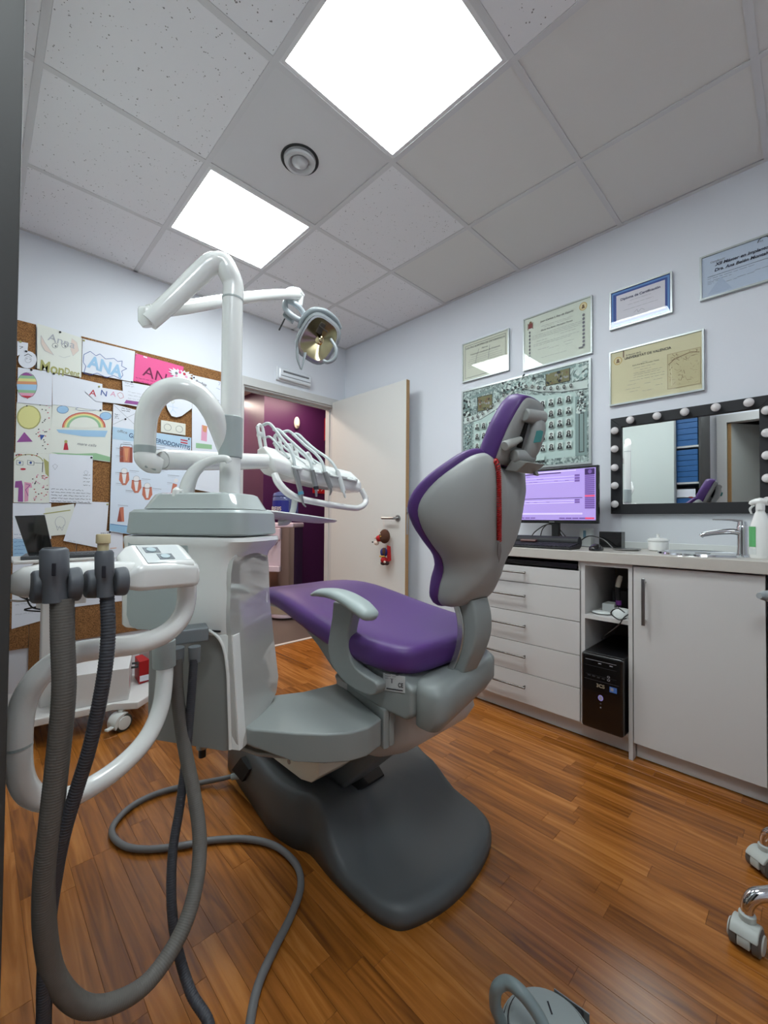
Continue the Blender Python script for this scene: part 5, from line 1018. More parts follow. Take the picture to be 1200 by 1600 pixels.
Pa, Pb = W(414, 728, 1.62), W(556, 757, 1.92); av = (Pb-Pa); AL = av.length; av.normalize(); cv = av.cross(Vector((0, 0, 1))).normalized(); cv = cv if cv.dot(-_f) > 0 else -cv; zv = Vector((0, 0, 1))
def TH(l, c, z): return Pa+av*l+cv*c+zv*z
bm = newbm()
secs = [(0.0, .80, .03), (.02, 1.0, .02), (.12, 1.1, .01), (AL*.5, 1.0, .0), (AL-.02, .95, .0), (AL, .7, .0)]
base = [(-.09, .055), (-.02, .062), (.045, .018), (.060, .002), (.060, -.030), (.050, -.044), (-.05, -.044), (-.09, -.02)]
loft(bm, [[TH(l, c*k, z*k+dz) for c, z in base] for l, k, dz in secs]); hb = obj('tray_head', bm, white, tray, bevel=.008)
bm = newbm(); obox(bm, TH(.09, .035, .018), av*(AL-.13), cv*.028+zv*-.020, zv*.014+cv*.004); obj('holder_rail', bm, whitem, hb, bevel=.004)
for l in (.10, .19, .28, .37):
    if l < AL-.02:
        bm = newbm(); tube(bm, [TH(l-.016, .060, .008), TH(l-.013, .078, .002), TH(l, .084, .0), TH(l+.013, .078, .002), TH(l+.016, .060, .008)], .006, seg=8); obj('holder_fork', bm, whitem, hb, auto=50)
tubo('hand_rail', white, tray, [TH(.02, .04, -.03), TH(.03, .055, -.065), TH(.07, .065, -.100), TH(.14, .07, -.115), TH(AL-.09, .07, -.118), TH(AL-.02, .065, -.105), TH(AL+.015, .055, -.070), TH(AL-.005, .045, -.025)], [.014, .015, .015, .013, .013, .013, .013, .012], seg=14)
bm = newbm(); tube(bm, [TH(.11, .04, -.11), TH(.105, .035, -.16), TH(.09, .02, -.205), TH(.06, .0, -.215)], .0115, seg=12); obj('stem', bm, whitem, tray, auto=50)
bm = newbm(); ctr = TH(.055, .0, -.185)
pillow(bm, [(.26*math.cos(2*math.pi*k/32), .11*math.sin(2*math.pi*k/32)) for k in range(32)], [(.2, -.014), (.7, -.012), (.95, -.002), (1.0, .006), (.96, .010), (.85, .004), (.2, .003)], lambda a, b, d: ctr+av*(a+.02)+cv*b+zv*d, cen=(0, 0)); obj('dish_tray', bm, whitem, tray, auto=50)
for k in range(4):
    l = .015+k*.075
    bm = newbm(); r0 = TH(l, -.055, .05); r1 = TH(l-.012, -.075, .165-.022*k)
    tube(bm, [r0, r1], .0075, smooth=False, seg=8); tube(bm, [r0+av*.022, r1+av*.022], .0065, smooth=False, seg=8); tube(bm, [r1, r1+av*.011+zv*.010, r1+av*.022], .0065, seg=8); cyl(bm, r1+zv*-.03+cv*.004, r1+zv*-.03+av*.022+cv*.004, .012, seg=12)
    obj('whip_arm', bm, whitem, tray, auto=50)
inst = [('black_and_steel', [(461, 732), (464, 745), (468, 762), (471, 776)], [(471, 776), (474, 787), (478, 792)]), ('s', [(488, 735), (491, 750), (494, 764)], [(494, 765), (494.5, 776)]), ('s', [(508, 738), (512, 750), (517, 763)], [(517, 763), (517, 769), (515, 774)]), ('w', [(527, 736), (532, 752), (537, 768)], [(537, 768), (539.5, 778)])]
dp = []
for uu in (470, 493, 515, 535):
    best = min((abs(proj(TH(l/200, .088, -.01))[0]-uu), l/200) for l in range(0, 110)); dp.append(proj(TH(best[1], .088, -.01))[2])
whip = [[(411, 664), (421, 662), (432, 674), (441, 686), (452, 700), (458, 714), (461, 732)], [(427, 671), (436, 672), (448, 683), (462, 696), (477, 710), (485, 722), (488, 735)], [(442, 675), (452, 674), (464, 684), (478, 697), (493, 709), (503, 722), (508, 738)], [(457, 679), (466, 679), (478, 690), (493, 703), (508, 713), (519, 723), (527, 736)]]
for k in range(4):
    nm, body, tip = inst[k]; d = dp[k]
    m1 = steel if k < 3 else whitem
    tubo('handpiece', m1, tray, [W(u, v, d) for u, v in body], [.0095, .0105, .010, .0085][:len(body)], seg=14)
    tubo('handpiece_tip', m1 if k != 1 else steel, tray, [W(u, v, d-.005) for u, v in tip], [.006, .004, .0025][:len(tip)], seg=10)
    if k == 0: bm = newbm(); tube(bm, [W(469.5, 768, d-.001), W(470.5, 773, d-.001)], .0108, smooth=False); obj('colour_ring', bm, mat('ring_blue', (90, 160, 190), .4), tray, auto=50)
    if k == 1: bm = newbm(); tube(bm, [W(493.4, 760, d-.001), W(494, 765, d-.001)], .0105, smooth=False); obj('dark_ring', bm, ink, tray, auto=50)
    n_ = len(whip[k]); tubo('handpiece_hose', mat('hose_pale', (196, 204, 204), .4), tray, [W(u, v, (TH(.015+k*.075-.012, -.075, .165)-CAM).dot(_f)*(1-i/(n_-1))+d*i/(n_-1)) for i, (u, v) in enumerate(whip[k])], .0062, seg=10)
    lo_ = [(u, v+22-i*1.5) for i, (u, v) in enumerate(whip[k][:5])]; tubo('inner_hose', MATS['hose_pale'], tray, [W(u, v, 1.72+.06*k-i*.02) for i, (u, v) in enumerate(lo_)], .0045, seg=8)
# ---- assistant's arm with suction hoses
asst = thing('assistant_arm', 'white assistant arm with two buttons and a bent tube at lower left', 'dental arm', W(256, 1040, .97))
Ba, Bb = W(36, 909, .645), W(285, 893, .82); bv = (Bb-Ba); BLn = bv.length; bv.normalize(); bc = bv.cross(zv).normalized(); bc = bc if bc.dot(_f) < 0 else -bc   # bc points to the camera
def BR(l, c, z): return Ba+bv*l+bc*c+zv*z
def bsec(l, hw, zt, zb, r, zt2=None):
    out = []; 
    for cx, cz, a in ((hw-r, zt-r, 0), (-hw+r, zt-r, 90), (-hw+r, zb+r, 180), (hw-r, zb+r, 270)):
        for k in range(5): q = R_(a+90*k/4); out.append(BR(l, cx+r*math.cos(q), cz+r*math.sin(q)))
    return out
bm = newbm(); loft(bm, [bsec(l, *a) for l, a in ((-.018, (.006, .004, -.010, .005)), (-.012, (.016, .014, -.018, .014)), (.0, (.024, .022, -.024, .020)), (.02, (.028, .026, -.026, .024)), (.10, (.030, .027, -.026, .024)), (BLn-.10, (.032, .024, -.024, .018)), (BLn-.06, (.038, .026, -.024, .010)), (BLn+.004, (.042, .026, -.024, .010)), (BLn+.012, (.036, .020, -.018, .010)))]); barm = obj('arm_body', bm, white, asst, auto=50)
bm = newbm(); rg = []
for l, k, e in ((BLn-.105, .80, -.012), (BLn-.090, .97, -.002), (BLn-.080, 1, 0), (BLn+.006, 1, 0), (BLn+.014, .93, -.004), (BLn+.018, .80, -.008)):
    rg.append([BR(l, c*k, z*k) for c, z in ((.044, -.020), (.046, .010+e), (.040, .020+e), (-.036, .052+e), (-.044, .048+e), (-.046, -.014), (-.040, -.022), (.036, -.026))])
loft(bm, rg); chd = obj('control_head', bm, white, asst, bevel=.004)
hn = (bc*.388+zv*.922).normalized(); hs = (zv*.388-bc*.922).normalized()
PD0 = BR(BLn-.074, .036, .0222); bm = newbm(); obox(bm, PD0, bv*.072, hs*.070, hn*.0012); pad = obj('control_pad', bm, mat('pad_grey', (196, 202, 202), .4), chd, bevel=.0005)
for l, c in ((.020, .050), (.036, .022)):
    bm = newbm(); obox(bm, PD0+bv*(l-.012)+hs*(c-.011)+hn*.0013, bv*.026, hs*.022, hn*.0006); obj('button_surround', bm, mat('pad_dark', (92, 100, 108), .4), chd)
    bm = newbm(); lathe(bm, PD0+bv*l+hs*c+hn*.0020, [(.0085, 0), (.008, .0012), (.001, .0014)], axis=hn, seg=20); obj('button', bm, mat('pad_blue', (170, 190, 196), .4), chd)
bt = [(292, 905, .85), (291, 940, .85), (281, 968, .83), (255, 992, .80), (215, 1006, .77), (160, 1013, .735), (110, 1023, .705), (66, 1052, .675), (37, 1098, .665), (29, 1160, .66), (33, 1215, .67), (52, 1243, .69), (88, 1250, .715), (130, 1236, .76), (185, 1200, .82), (228, 1155, .88), (250, 1108, .93), (257, 1060, .96), (257, 1030, .97)]
tubo('bent_tube', white, asst, [W(*p) for p in bt], .0182, seg=22, n=6)
bm = newbm(); tube(bm, [W(28.5, 1164, .66), W(28.7, 1168, .66)], .0186, smooth=False, seg=22); obj('seam', bm, ugrey, asst)
bm = newbm(); tube(bm, [W(256, 1000, .97), W(257, 1042, .97)], .0245, smooth=False, seg=24); obj('collar', bm, ugrey, asst, bevel=.003)
bm = newbm(); pts = [W(236, 1000, .99), W(326, 993, 1.04)]; o_ = W(238, 1013, .985); r_e = W(326, 1011, 1.045)-o_; r_e.z = 0; obox(bm, o_, r_e, Vector((-r_e.y, r_e.x, 0)).normalized()*.06, (0, 0, .034)); obj('hose_manifold', bm, mat('manifold', (118, 124, 128), .4), unit, bevel=.004)
for u, v, d, r in ((275, 1012, .995, .0185), (304, 1010, 1.01, .014)): bm = newbm(); tube(bm, [W(u, v, d), W(u, v+24, d)], [r, r*.92], smooth=False, seg=20); obj('hose_collar', bm, MATS['manifold'], unit, auto=50)
def holder(u, v0, v1, d, r, label, capm):
    t = thing('suction_handpiece', label, 'suction tube', W(u, v1, d), group='suction handpieces in the assistant arm')
    p = [W(u, v0, d), W(u, v0+4, d), W(u+.5, v0+(v1-v0)*.5, d), W(u+1, v0+(v1-v0)*.62, d), W(u+2, v1, d)]
    bm = newbm(); tube(bm, p, [r*.80, r, r*1.02, r*.85, r*.9], seg=22, smooth=False); obj('body', bm, hold, t, auto=50)
    for sgn in (-1, 1):
        bm = newbm(); c = W(u+sgn*(27 if r > .015 else 22)+2, v0+(v1-v0)*.70-sgn*2, d+.02); tube(bm, [c-bv*.009, c+bv*.009], [.024, .026] if r > .015 else [.021, .023], smooth=False, seg=22); obj('clamp_ring', bm, mat('clamp_grey', (88, 92, 98), .5), t, bevel=.004)
    bm = newbm(); obox(bm, W(u-3, v0+24, d-r*1.02-.001), _r0*.006, zv*-.018, -_f*.002); obj('slider', bm, ink, t, bevel=.001)
    return t
t = holder(85, 856, 940, .615, .0175, 'wider grey suction handpiece with open top, at far left', None)
latho('mouth', blackm, t, W(85, 856, .615), [(.0128, -.002), (.0128, .0006), (.001, .0006)], seg=22)
tubo('suction_hose', hoseb, t, [W(*p) for p in [(97, 936, .62), (98, 1000, .615), (100, 1080, .61), (91, 1180, .61), (79, 1290, .61), (70, 1380, .615), (71, 1460, .625), (87, 1530, .645), (128, 1571, .675), (180, 1566, .71), (235, 1530, .76), (284, 1455, .82), (307, 1380, .87), (312, 1310, .91), (303, 1240, .94), (287, 1160, .965), (277, 1085, .98), (275, 1030, .99)]], [.0150]*12+[.0145]*6, seg=18, ribs=(.0042, .022))
t = holder(163, 860, 932, .635, .0125, 'narrower grey suction handpiece with a cream tip, second from left', cream)
latho('cream_tip', cream, t, W(161, 860, .635), [(.0075, -.004), (.0075, .010), (.0095, .011), (.0095, .023), (.0085, .0245), (.004, .0245), (.001, .018)], seg=18)
tubo('suction_hose', hosed, t, [W(*p) for p in [(167, 926, .64), (169, 990, .63), (162, 1060, .62), (142, 1160, .62), (118, 1240, .62), (98, 1310, .62), (83, 1390, .625), (73, 1470, .63), (69, 1560, .635), (74, 1650, .645), (115, 1735, .68), (210, 1745, .72), (290, 1680, .77), (328, 1610, .80), (298, 1550, .83), (277, 1480, .86), (268, 1410, .88), (270, 1330, .91), (281, 1260, .94), (291, 1180, .965), (298, 1100, .985), (303, 1030, 1.005)]], .0100, seg=14, ribs=(.0045, .07))

# ================================================================ DENTAL CHAIR
ch = thing('dental_chair', 'purple dental chair with grey shell on a dark grey floor base', 'dental chair', (-1.5, -1.95, 0))
CX = -1.5
# floor base
def blend(a, b, t): return [(x0+(x1-x0)*t, y0+(y1-y0)*t) for (x0, y0), (x1, y1) in zip(a, b)]
outl = [(-1.718, -1.376), (-1.757, -1.50), (-1.783, -1.70), (-1.800, -1.86), (-1.785, -1.97), (-1.760, -2.03), (-1.768, -2.15), (-1.765, -2.29), (-1.752, -2.36), (-1.715, -2.405), (-1.60, -2.438), (-1.47, -2.438), (-1.33, -2.405), (-1.262, -2.345), (-1.228, -2.20), (-1.207, -2.05), (-1.165, -1.92), (-1.17, -1.70), (-1.22, -1.50), (-1.28, -1.376), (-1.5, -1.34)]
sm_ = [(p.x, p.y) for p in cr([(x, y, 0) for x, y in outl], 4, closed=True)]
def hz_(x, y):
    """height of the base cover: a low foot rising to a housing at the back, higher along its left edge"""
    s = min(1, max(0, (y+2.21)/.15)); s = s*s*(3-2*s); lft = min(1, max(0, (-x-1.56)/.12)); lft = lft*lft*(3-2*lft)
    return .050+s*(.058+.060*lft)
bm = newbm(); c_ = (-1.5, -1.93)
rings = []
for sc_, f in ((1.0, 0.0), (1.0, .45), (.992, .78), (.972, .96), (.945, 1.03), (.90, 1.0), (.75, .97), (.55, 1.0), (.35, 1.0), (.15, 1.0)):
    rings.append([Vector((c_[0]+(x-c_[0])*sc_, c_[1]+(y-c_[1])*sc_, 0.0005 if f == 0 else hz_(c_[0]+(x-c_[0])*sc_, c_[1]+(y-c_[1])*sc_)*f)) for x, y in sm_])
loft(bm, rings); base_o = obj('base', bm, based, ch, smooth=True)
bm = newbm(); prism(bm, [Vector((onp(u, v, 2, .108).x, onp(u, v, 2, .108).y, .104)) for u, v in ((505, 1226), (524, 1258), (600, 1212), (583, 1182), (540, 1190))], (0, 0, .0085)); obj('base_slot', bm, mat('slot_black', (24, 25, 26), .8), ch)
bm = newbm(); prism(bm, [onp(u, v, 0, -1.790) for u, v in ((362, 1203), (376, 1184), (389, 1203), (378, 1222), (370, 1212))], (.03, 0, 0)); obj('cable_port', bm, MATS['slot_black'], ch)
bm = newbm(); q0_ = onp(415, 1176, 0, -1.73); prism(bm, [onp(u, v, 0, -1.745) for u, v in ((405, 1168), (498, 1176), (498, 1214), (486, 1223), (470, 1218))], (.24, 0, 0)); wb = obj('mast_cover', bm, mat('mast_white', (226, 220, 204), .5), ch, bevel=.003)
latho('screw', steel, ch, onp(452, 1190, 0, -1.7455), [(.001, .0), (.008, .0), (.008, .003), (.001, .003)], axis=(-1, 0, 0), seg=14)
bm = newbm(); prism(bm, [onp(u, v, 0, -1.62) for u, v in ((496, 1165), (596, 1165), (600, 1180), (584, 1194), (556, 1216), (524, 1240), (508, 1232), (498, 1214))], (.12, 0, 0)); obj('lift_mast', bm, mat('mast_grey', (112, 116, 118), .45), ch, bevel=.010)
# white lower body under the seat
bm = newbm(); LB = [(.48, -2.37, -2.00, .160), (.45, -2.375, -2.00, .162), (.41, -2.35, -2.00, .160), (.36, -2.29, -2.01, .155), (.32, -2.22, -2.03, .145), (.295, -2.15, -2.06, .12)]
def ringxy(z, y0, y1, hw, r=.06, n=6):
    out = []
    for cx, cy, a in ((CX+hw-r, y1-r, 0), (CX-hw+r, y1-r, 90), (CX-hw+r, y0+r, 180), (CX+hw-r, y0+r, 270)):
        for k in range(n+1): q = R_(a+90*k/n); out.append(Vector((cx+r*math.cos(q), cy+r*math.sin(q), z)))
    return out
rings = [ringxy(.515, -2.36, -1.98, .16)]+[ringxy(z, a, b, h, r=min(.06, (b-a)/2-.005)) for z, a, b, h in LB]
loft(bm, rings); obj('lower_cover', bm, mat('lower_white', (196, 192, 188), .4, coat=.1), ch, auto=60)
# carriage
bm = newbm(); prof = [(-1.80, .700), (-1.90, .662), (-1.98, .620), (-2.06, .566), (-2.16, .528), (-2.28, .512), (-2.38, .512), (-2.40, .530), (-2.40, .60), (-2.36, .622), (-2.28, .622), (-2.20, .630), (-2.14, .64), (-2.05, .655), (-1.90, .685)]
prism(bm, [(CX-.205, y, z) for y, z in prof], (.41, 0, 0)); obj('seat_frame', bm, carg, ch, bevel=.014)
bm = newbm()
yk = [ringxy(.500, -2.40, -2.345, .170, .02), ringxy(.503, -2.425, -2.345, .190, .03), ringxy(.540, -2.450, -2.345, .200, .045), ringxy(.592, -2.452, -2.345, .200, .045), ringxy(.612, -2.440, -2.350, .192, .035), ringxy(.618, -2.42, -2.355, .17, .025)]
yk = [[Vector((p.x, p.y+(p.x-CX)*.22, p.z)) for p in r] for r in yk]
loft(bm, yk); obj('back_yoke', bm, carg, ch, auto=60)
s = Sheet((CX-.2065, 0, 0), (0, -1, 0), (0, 0, 1)); k4 = [onp(u, v, 0, CX-.2065) for u, v in ((599, 1078), (633, 1083), (633, 1057), (599, 1051))]
bm = newbm(); prism(bm, k4, (-.0008, 0, 0)); pl = obj('rating_plate', bm, mat('plate_white', (208, 210, 210), .5), ch)
s.o = k4[0]+Vector((-.001, 0, 0)); s.x = (k4[1]-k4[0]).normalized(); s.n = Vector((-1, 0, 0)); pw = (k4[1]-k4[0]).length
for q in range(5): s.scrib(.008, pw*.6, .048-q*.006+.01, inkg, .0012, .0003)
s.rect(.004, .010, .011, .022, ink); s.rect(pw*.4, .022, pw*.44, .034, ink); s.scrib(.014, pw-.006, .006, ink, .003, .0003, gap=False); s.rect(pw*.6, .044, pw*.72, .046, ink); s.done('print', pl)
s.text('CE', pw*.70, .014, .016, ink, pl, h=.001, bold=.0004)
# seat cushion: sections along the chair
SECT = [(-2.395, .150, .690, .640), (-2.385, .190, .705, .622), (-2.35, .222, .716, .612), (-2.28, .240, .722, .612), (-2.20, .250, .726, .620), (-2.10, .252, .735, .632), (-1.98, .250, .752, .655), (-1.86, .242, .772, .682), (-1.76, .230, .784, .700), (-1.66, .216, .780, .706), (-1.54, .200, .762, .698), (-1.42, .186, .735, .682), (-1.28, .176, .705, .652), (-1.12, .170, .675, .618), (-.98, .162, .652, .596), (-.90, .14, .640, .60), (-.88, .10, .630, .605)]
bm = newbm(); rings = []
for y, hw, zt, zb in SECT:
    r = []; th = zt-zb; dish = .018 if -2.36 < y < -1.7 else .006
    for k in range(32):
        a = 2*math.pi*k/32; cx_ = math.cos(a); sz = math.sin(a); X = math.copysign(abs(cx_)**.42, cx_)*hw; Z = math.copysign(abs(sz)**.62, sz)
        z = (zt+zb)/2+Z*th/2
        if sz > 0: z -= dish*(1-(X/hw)**2)*sz
        r.append(Vector((CX+X, y, z)))
    rings.append(r)
loft(bm, rings); seat = obj('seat_cushion', bm, purple, ch, smooth=True, sub=1)
pl_ = newbm()
for k in range(7):
    y = -1.06-.035*k; hw = .176; tube(pl_, [(CX-hw-.001, y, .69+.00*k), (CX-hw-.006, y, .665), (CX-hw+.006, y, .625+.006*k)], [.002, .006, .003], seg=8)
tag(obj('pleats', pl_, purple, seat), kind='stuff')
bm = newbm(); rings = []
for y, hw, zt, zb in SECT[2:-2]: rings.append([Vector((CX+x, y, z)) for x, z in ((-hw*.80, zb-.010), (hw*.80, zb-.010), (hw*.84, zb+.012), (-hw*.84, zb+.012))])
loft(bm, rings); obj('seat_pan', bm, mat('pan_grey', (168, 172, 170), .4), ch, auto=30)
# backrest
H0, Y0, TAN = .800, -2.415, .32
OUT = [(0, .0), (.068, -.004), (.096, .010), (.104, .050), (.104, .090), (.120, .128), (.156, .162), (.190, .200), (.210, .242), (.205, .285), (.182, .330), (.148, .370), (.115, .400), (.080, .413), (.055, .405), (.03, .390)]
OUT = OUT+[(-x, h) for x, h in OUT[:0:-1]]
OUT = [(p.x, p.y) for p in cr([(a, b, 0) for a, b in OUT], 3, closed=True)]
def BK(a, h, d):   # d > 0 towards the sitter
    n_ = Vector((0, 1, TAN)).normalized(); w_ = max(0, abs(a)-.06)
    return Vector((CX+a, Y0-h*TAN, H0+h))+n_*(d+1.62*a*a)
bm = newbm(); pillow(bm, OUT, [(.06, -.072), (.30, -.071), (.52, -.066), (.74, -.054), (.90, -.036), (.975, -.015), (1.0, .002), (.985, .010), (.3, .010)], BK, cen=(0, .19)); back = obj('back_shell', bm, shellg, ch, smooth=True)
OC = [(a*1.045, (h-.19)*1.03+.19) for a, h in OUT]
bm = newbm(); pillow(bm, OC, [(.3, .006), (.97, .008), (1.0, .014), (1.0, .024), (.975, .036), (.90, .048), (.75, .056), (.5, .054), (.1, .050)], BK, cen=(0, .19)); obj('back_cushion', bm, purple, ch, smooth=True)
# curved backrest arm
def xs_(v, x=CX): return [onp(a, b, 0, x) for a, b in v]
outer = cr(xs_([(752, 935), (758, 962), (758, 990), (750, 1018), (736, 1048)]), 6); inner = cr(xs_([(724, 938), (731, 965), (731, 995), (724, 1022), (712, 1046)]), 6)
bm = newbm(); rg = []
for p_, q_ in zip(inner, outer):
    m_, h_ = (p_+q_)/2, (q_-p_)/2; r = []
    for k in range(24):
        a = 2*math.pi*k/24; ca, sa = math.cos(a), math.sin(a); r.append(m_+h_*math.copysign(abs(ca)**.35, ca)+Vector((.041, 0, 0))*math.copysign(abs(sa)**.35, sa))
    rg.append(r)
loft(bm, rg); obj('back_arm', bm, carg, ch, auto=50)
i2 = [p+Vector((0, .004, 0)) for p in inner]; i3 = [p+Vector((0, -.016, 0)) for p in inner]
bm = newbm(); prism(bm, i2+i3[::-1], (.096, 0, 0)); bmesh.ops.translate(bm, verts=bm.verts, vec=(-.050, 0, 0)); obj('arm_trim', bm, mat('trim_silver', (190, 190, 188), .2, metal=.8), ch, bevel=.003)
# armrest, left side of the chair
AP = [onp(u, v, 0, -1.78) for u, v in ((489, 929), (503, 926), (525, 928), (545, 936), (563, 948), (578, 961), (583, 966))]
bm = newbm(); tube(bm, AP, [.010, .024, .030, .034, .036, .030, .014], seg=20, flat=.52, n=6); obj('armrest_pad', bm, armg, ch, auto=60)
bm = newbm(); prism(bm, cr([onp(u, v, 0, -1.752) for u, v in ((520, 940), (518, 965), (514, 990), (512, 1012), (518, 1040), (538, 1066), (562, 1082), (585, 1086), (588, 1068), (570, 1056), (552, 1040), (544, 1015), (544, 990), (550, 962), (556, 944))], 4), (.036, 0, 0)); obj('armrest_post', bm, carg, ch, bevel=.011)
# headrest
HB = lambda a, h, d: Vector((CX+.012+a*.58, -2.552-h*.36, 1.190+h*.80))+Vector((-.06, 1, .36)).normalized()*(d*.68)
ho = [(p.x, p.y) for p in cr([(x, y, 0) for x, y in [(-.06, .0), (.06, .0), (.118, .004), (.130, .03), (.128, .10), (.112, .15), (.085, .195), (.045, .207), (-.045, .207), (-.085, .195), (-.112, .15), (-.128, .10), (-.130, .03), (-.118, .004)]], 3, closed=True)]
bm = newbm(); pillow(bm, ho, [(.2, -.020), (.8, -.020), (.95, -.014), (1.0, 0), (.97, .004), (.3, .004)], HB, cen=(0, .1)); hr = obj('headrest_plate', bm, shellg, ch, auto=60)
bm = newbm(); pillow(bm, [(a*1.06, (h-.1)*1.05+.1) for a, h in ho], [(.3, .003), (.97, .003), (1.0, .015), (1.0, .050), (.95, .072), (.84, .088), (.5, .096), (.1, .096)], HB, cen=(0, .1)); obj('headrest_cushion', bm, purple, ch, smooth=True)
bm = newbm(); tube(bm, [onp(838, 652, 0, CX+.01), onp(840, 672, 0, CX+.01), onp(832, 700, 0, CX+.01), onp(820, 722, 0, CX+.01)], [.016, .019, .019, .014], seg=16, flat=1.2); obj('headrest_arm', bm, shellg, hr, auto=60)
for u, v, r in ((823, 650, .017), (806, 713, .017)): bm = newbm(); p = onp(u, v, 0, CX-.025); tube(bm, [p+Vector((-.012, 0, 0)), p+Vector((.05, -.02, 0))], [r, r*1.05], smooth=False, seg=22); obj('pivot_knob', bm, shellg, hr, bevel=.005)
bm = newbm(); a_, b_ = onp(788, 697, 0, CX-.075), onp(814, 686, 0, CX-.02); tube(bm, [a_, a_.lerp(b_, .4), b_], [.0125, .0115, .007], seg=16, smooth=False); obj('locking_lever', bm, mat('lever_grey', (178, 180, 176), .35), hr, bevel=.002)
bm = newbm(); tube(bm, [onp(822, 661, 0, CX-.01), onp(811, 700, 0, CX-.01)], .007, smooth=False, seg=8); obj('slide_rod', bm, black, hr)
bm = newbm(); pp = [onp(u, v, 0, CX-.035) for u, v in ((800, 716), (826, 722), (806, 738), (787, 735))]; prism(bm, pp, (.075, -.01, .0)); obj('headrest_bracket', bm, mat('bracket_grey', (150, 150, 146), .35, metal=.3), hr, bevel=.004)
bm = newbm(); pp = [onp(u, v, 0, CX+.03) for u, v in ((821, 724), (828, 722), (838, 742), (834, 743))]; prism(bm, pp, (.02, 0, 0)); obj('bracket_tab', bm, MATS['bracket_grey'], hr, bevel=.002)
bm = newbm(); k4 = [onp(u, v, 0, CX-.0105) for u, v in ((829, 690), (834, 674), (838, 676), (834, 692))]; prism(bm, k4, (-.001, -.019, 0)); obj('sticker', bm, mat('sticker_teal', (70, 140, 140), .5), hr)
# spring chain with clip hanging over the backrest
bpy.context.view_layer.update(); dgx = bpy.context.evaluated_depsgraph_get()
def on_back(u, v, off, dflt):
    o_ = back.matrix_world.inverted() @ CAM; d_ = ray(u, v); hit, loc, nrm, idx = back.ray_cast(o_, (back.matrix_world.inverted().to_3x3() @ d_).normalized())
    if not hit: return W(u, v, dflt)
    p_ = back.matrix_world @ loc; return p_+(CAM-p_).normalized()*off
ch_ = thing('bib_chain', 'red coiled bib cord with metal clips hanging down the backrest', 'bib cord', BK(-.09, .35, -.02))
pts = [on_back(u, v, .012, d) for u, v, d in ((770, 714, 1.205), (775, 721, 1.185), (778, 730, 1.172), (779.5, 745, 1.150), (780, 790, 1.130), (780, 845, 1.120))]
pts = [pts[0]+Vector((-.010, .030, .010)), pts[0]+Vector((-.005, .012, .010))]+pts
dlo = (pts[-1]-CAM).dot(_f); dhi = (pts[4]-CAM).dot(_f)
cc_ = cr(pts, 10); tot = [0]
for a, b in zip(cc_[:-1], cc_[1:]): tot.append(tot[-1]+(b-a).length)
N_ = 640; hel = []; jx = 0
for i in range(N_+1):
    s_l = tot[-1]*i/N_
    while jx < len(cc_)-2 and tot[jx+1] < s_l: jx += 1
    f = (s_l-tot[jx])/max(1e-9, tot[jx+1]-tot[jx]); p = cc_[jx].lerp(cc_[jx+1], f); a = i*2*math.pi/8
    tg = (cc_[jx+1]-cc_[jx]).normalized(); sa = tg.orthogonal().normalized(); sb = tg.cross(sa); hel.append(p+(sa*math.cos(a)+sb*math.sin(a))*.0052)
bm = newbm(); tube(bm, hel, .0019, seg=5, smooth=False); obj('coil', bm, mat('coil_red', (170, 12, 14), .3), ch_, smooth=True)
bm = newbm(); prism(bm, [W(u, v, dlo) for u, v in ((778, 848), (783, 850), (784, 862), (780, 880), (777, 866))], _f*.003); obj('clip', bm, mat('clip_metal', (120, 112, 108), .3, metal=.9), ch_, bevel=.001)
bm = newbm(); prism(bm, [W(u, v, dhi-.004) for u, v in ((776, 724), (781, 722), (783, 732), (779, 733))], _f*.003); obj('clip', bm, MATS['clip_metal'], ch_)
# link arm between unit and chair
lk = thing('link_arm', 'wide grey arm joining the dental unit to the chair', 'arm', (-1.85, -2.15, .42))
top_ = [(-2.02, -2.05), (-2.00, -2.115), (-1.932, -2.205), (-1.88, -2.262), (-1.83, -2.298), (-1.78, -2.312), (-1.716, -2.30), (-1.645, -2.02), (-1.77, -2.00), (-1.904, -1.935), (-1.98, -1.93)]
bm = newbm(); tp = [Vector((x, y, .497)) for x, y in top_]; bt_ = [Vector((x, y, .497-(.075 if x > -1.95 else .045)+(0))) for x, y in top_]
loft(bm, [bt_, tp]); obj('body', bm, carg, lk, bevel=.006)
bm = newbm(); loft(bm, [[Vector((-1.85+(x+1.85)*.86, -2.11+(y+2.13)*.84, z)) for x, y in top_] for z in (.412, .4225)]); obj('underside', bm, mat('arm_beige', (160, 156, 148), .5), lk, bevel=.004)
for k, (o1, hh) in enumerate(((0, .520), (.022, .512))):
    a_, b_ = Vector((-1.714+o1, -2.306, 0)), Vector((-1.640+o1, -2.0, 0)); bm = newbm(); obox(bm, a_+zv*.412, b_-a_, Vector((.019, -.003, 0)), zv*(hh-.412)); obj('clamp_plate', bm, carg, lk, bevel=.004)
bm = newbm(); cyl(bm, (-1.662, -2.275, .475), (-1.640, -2.28, .475), .022); obj('pivot_cap', bm, mat('cap_grey', (168, 170, 168), .4), lk, auto=40)
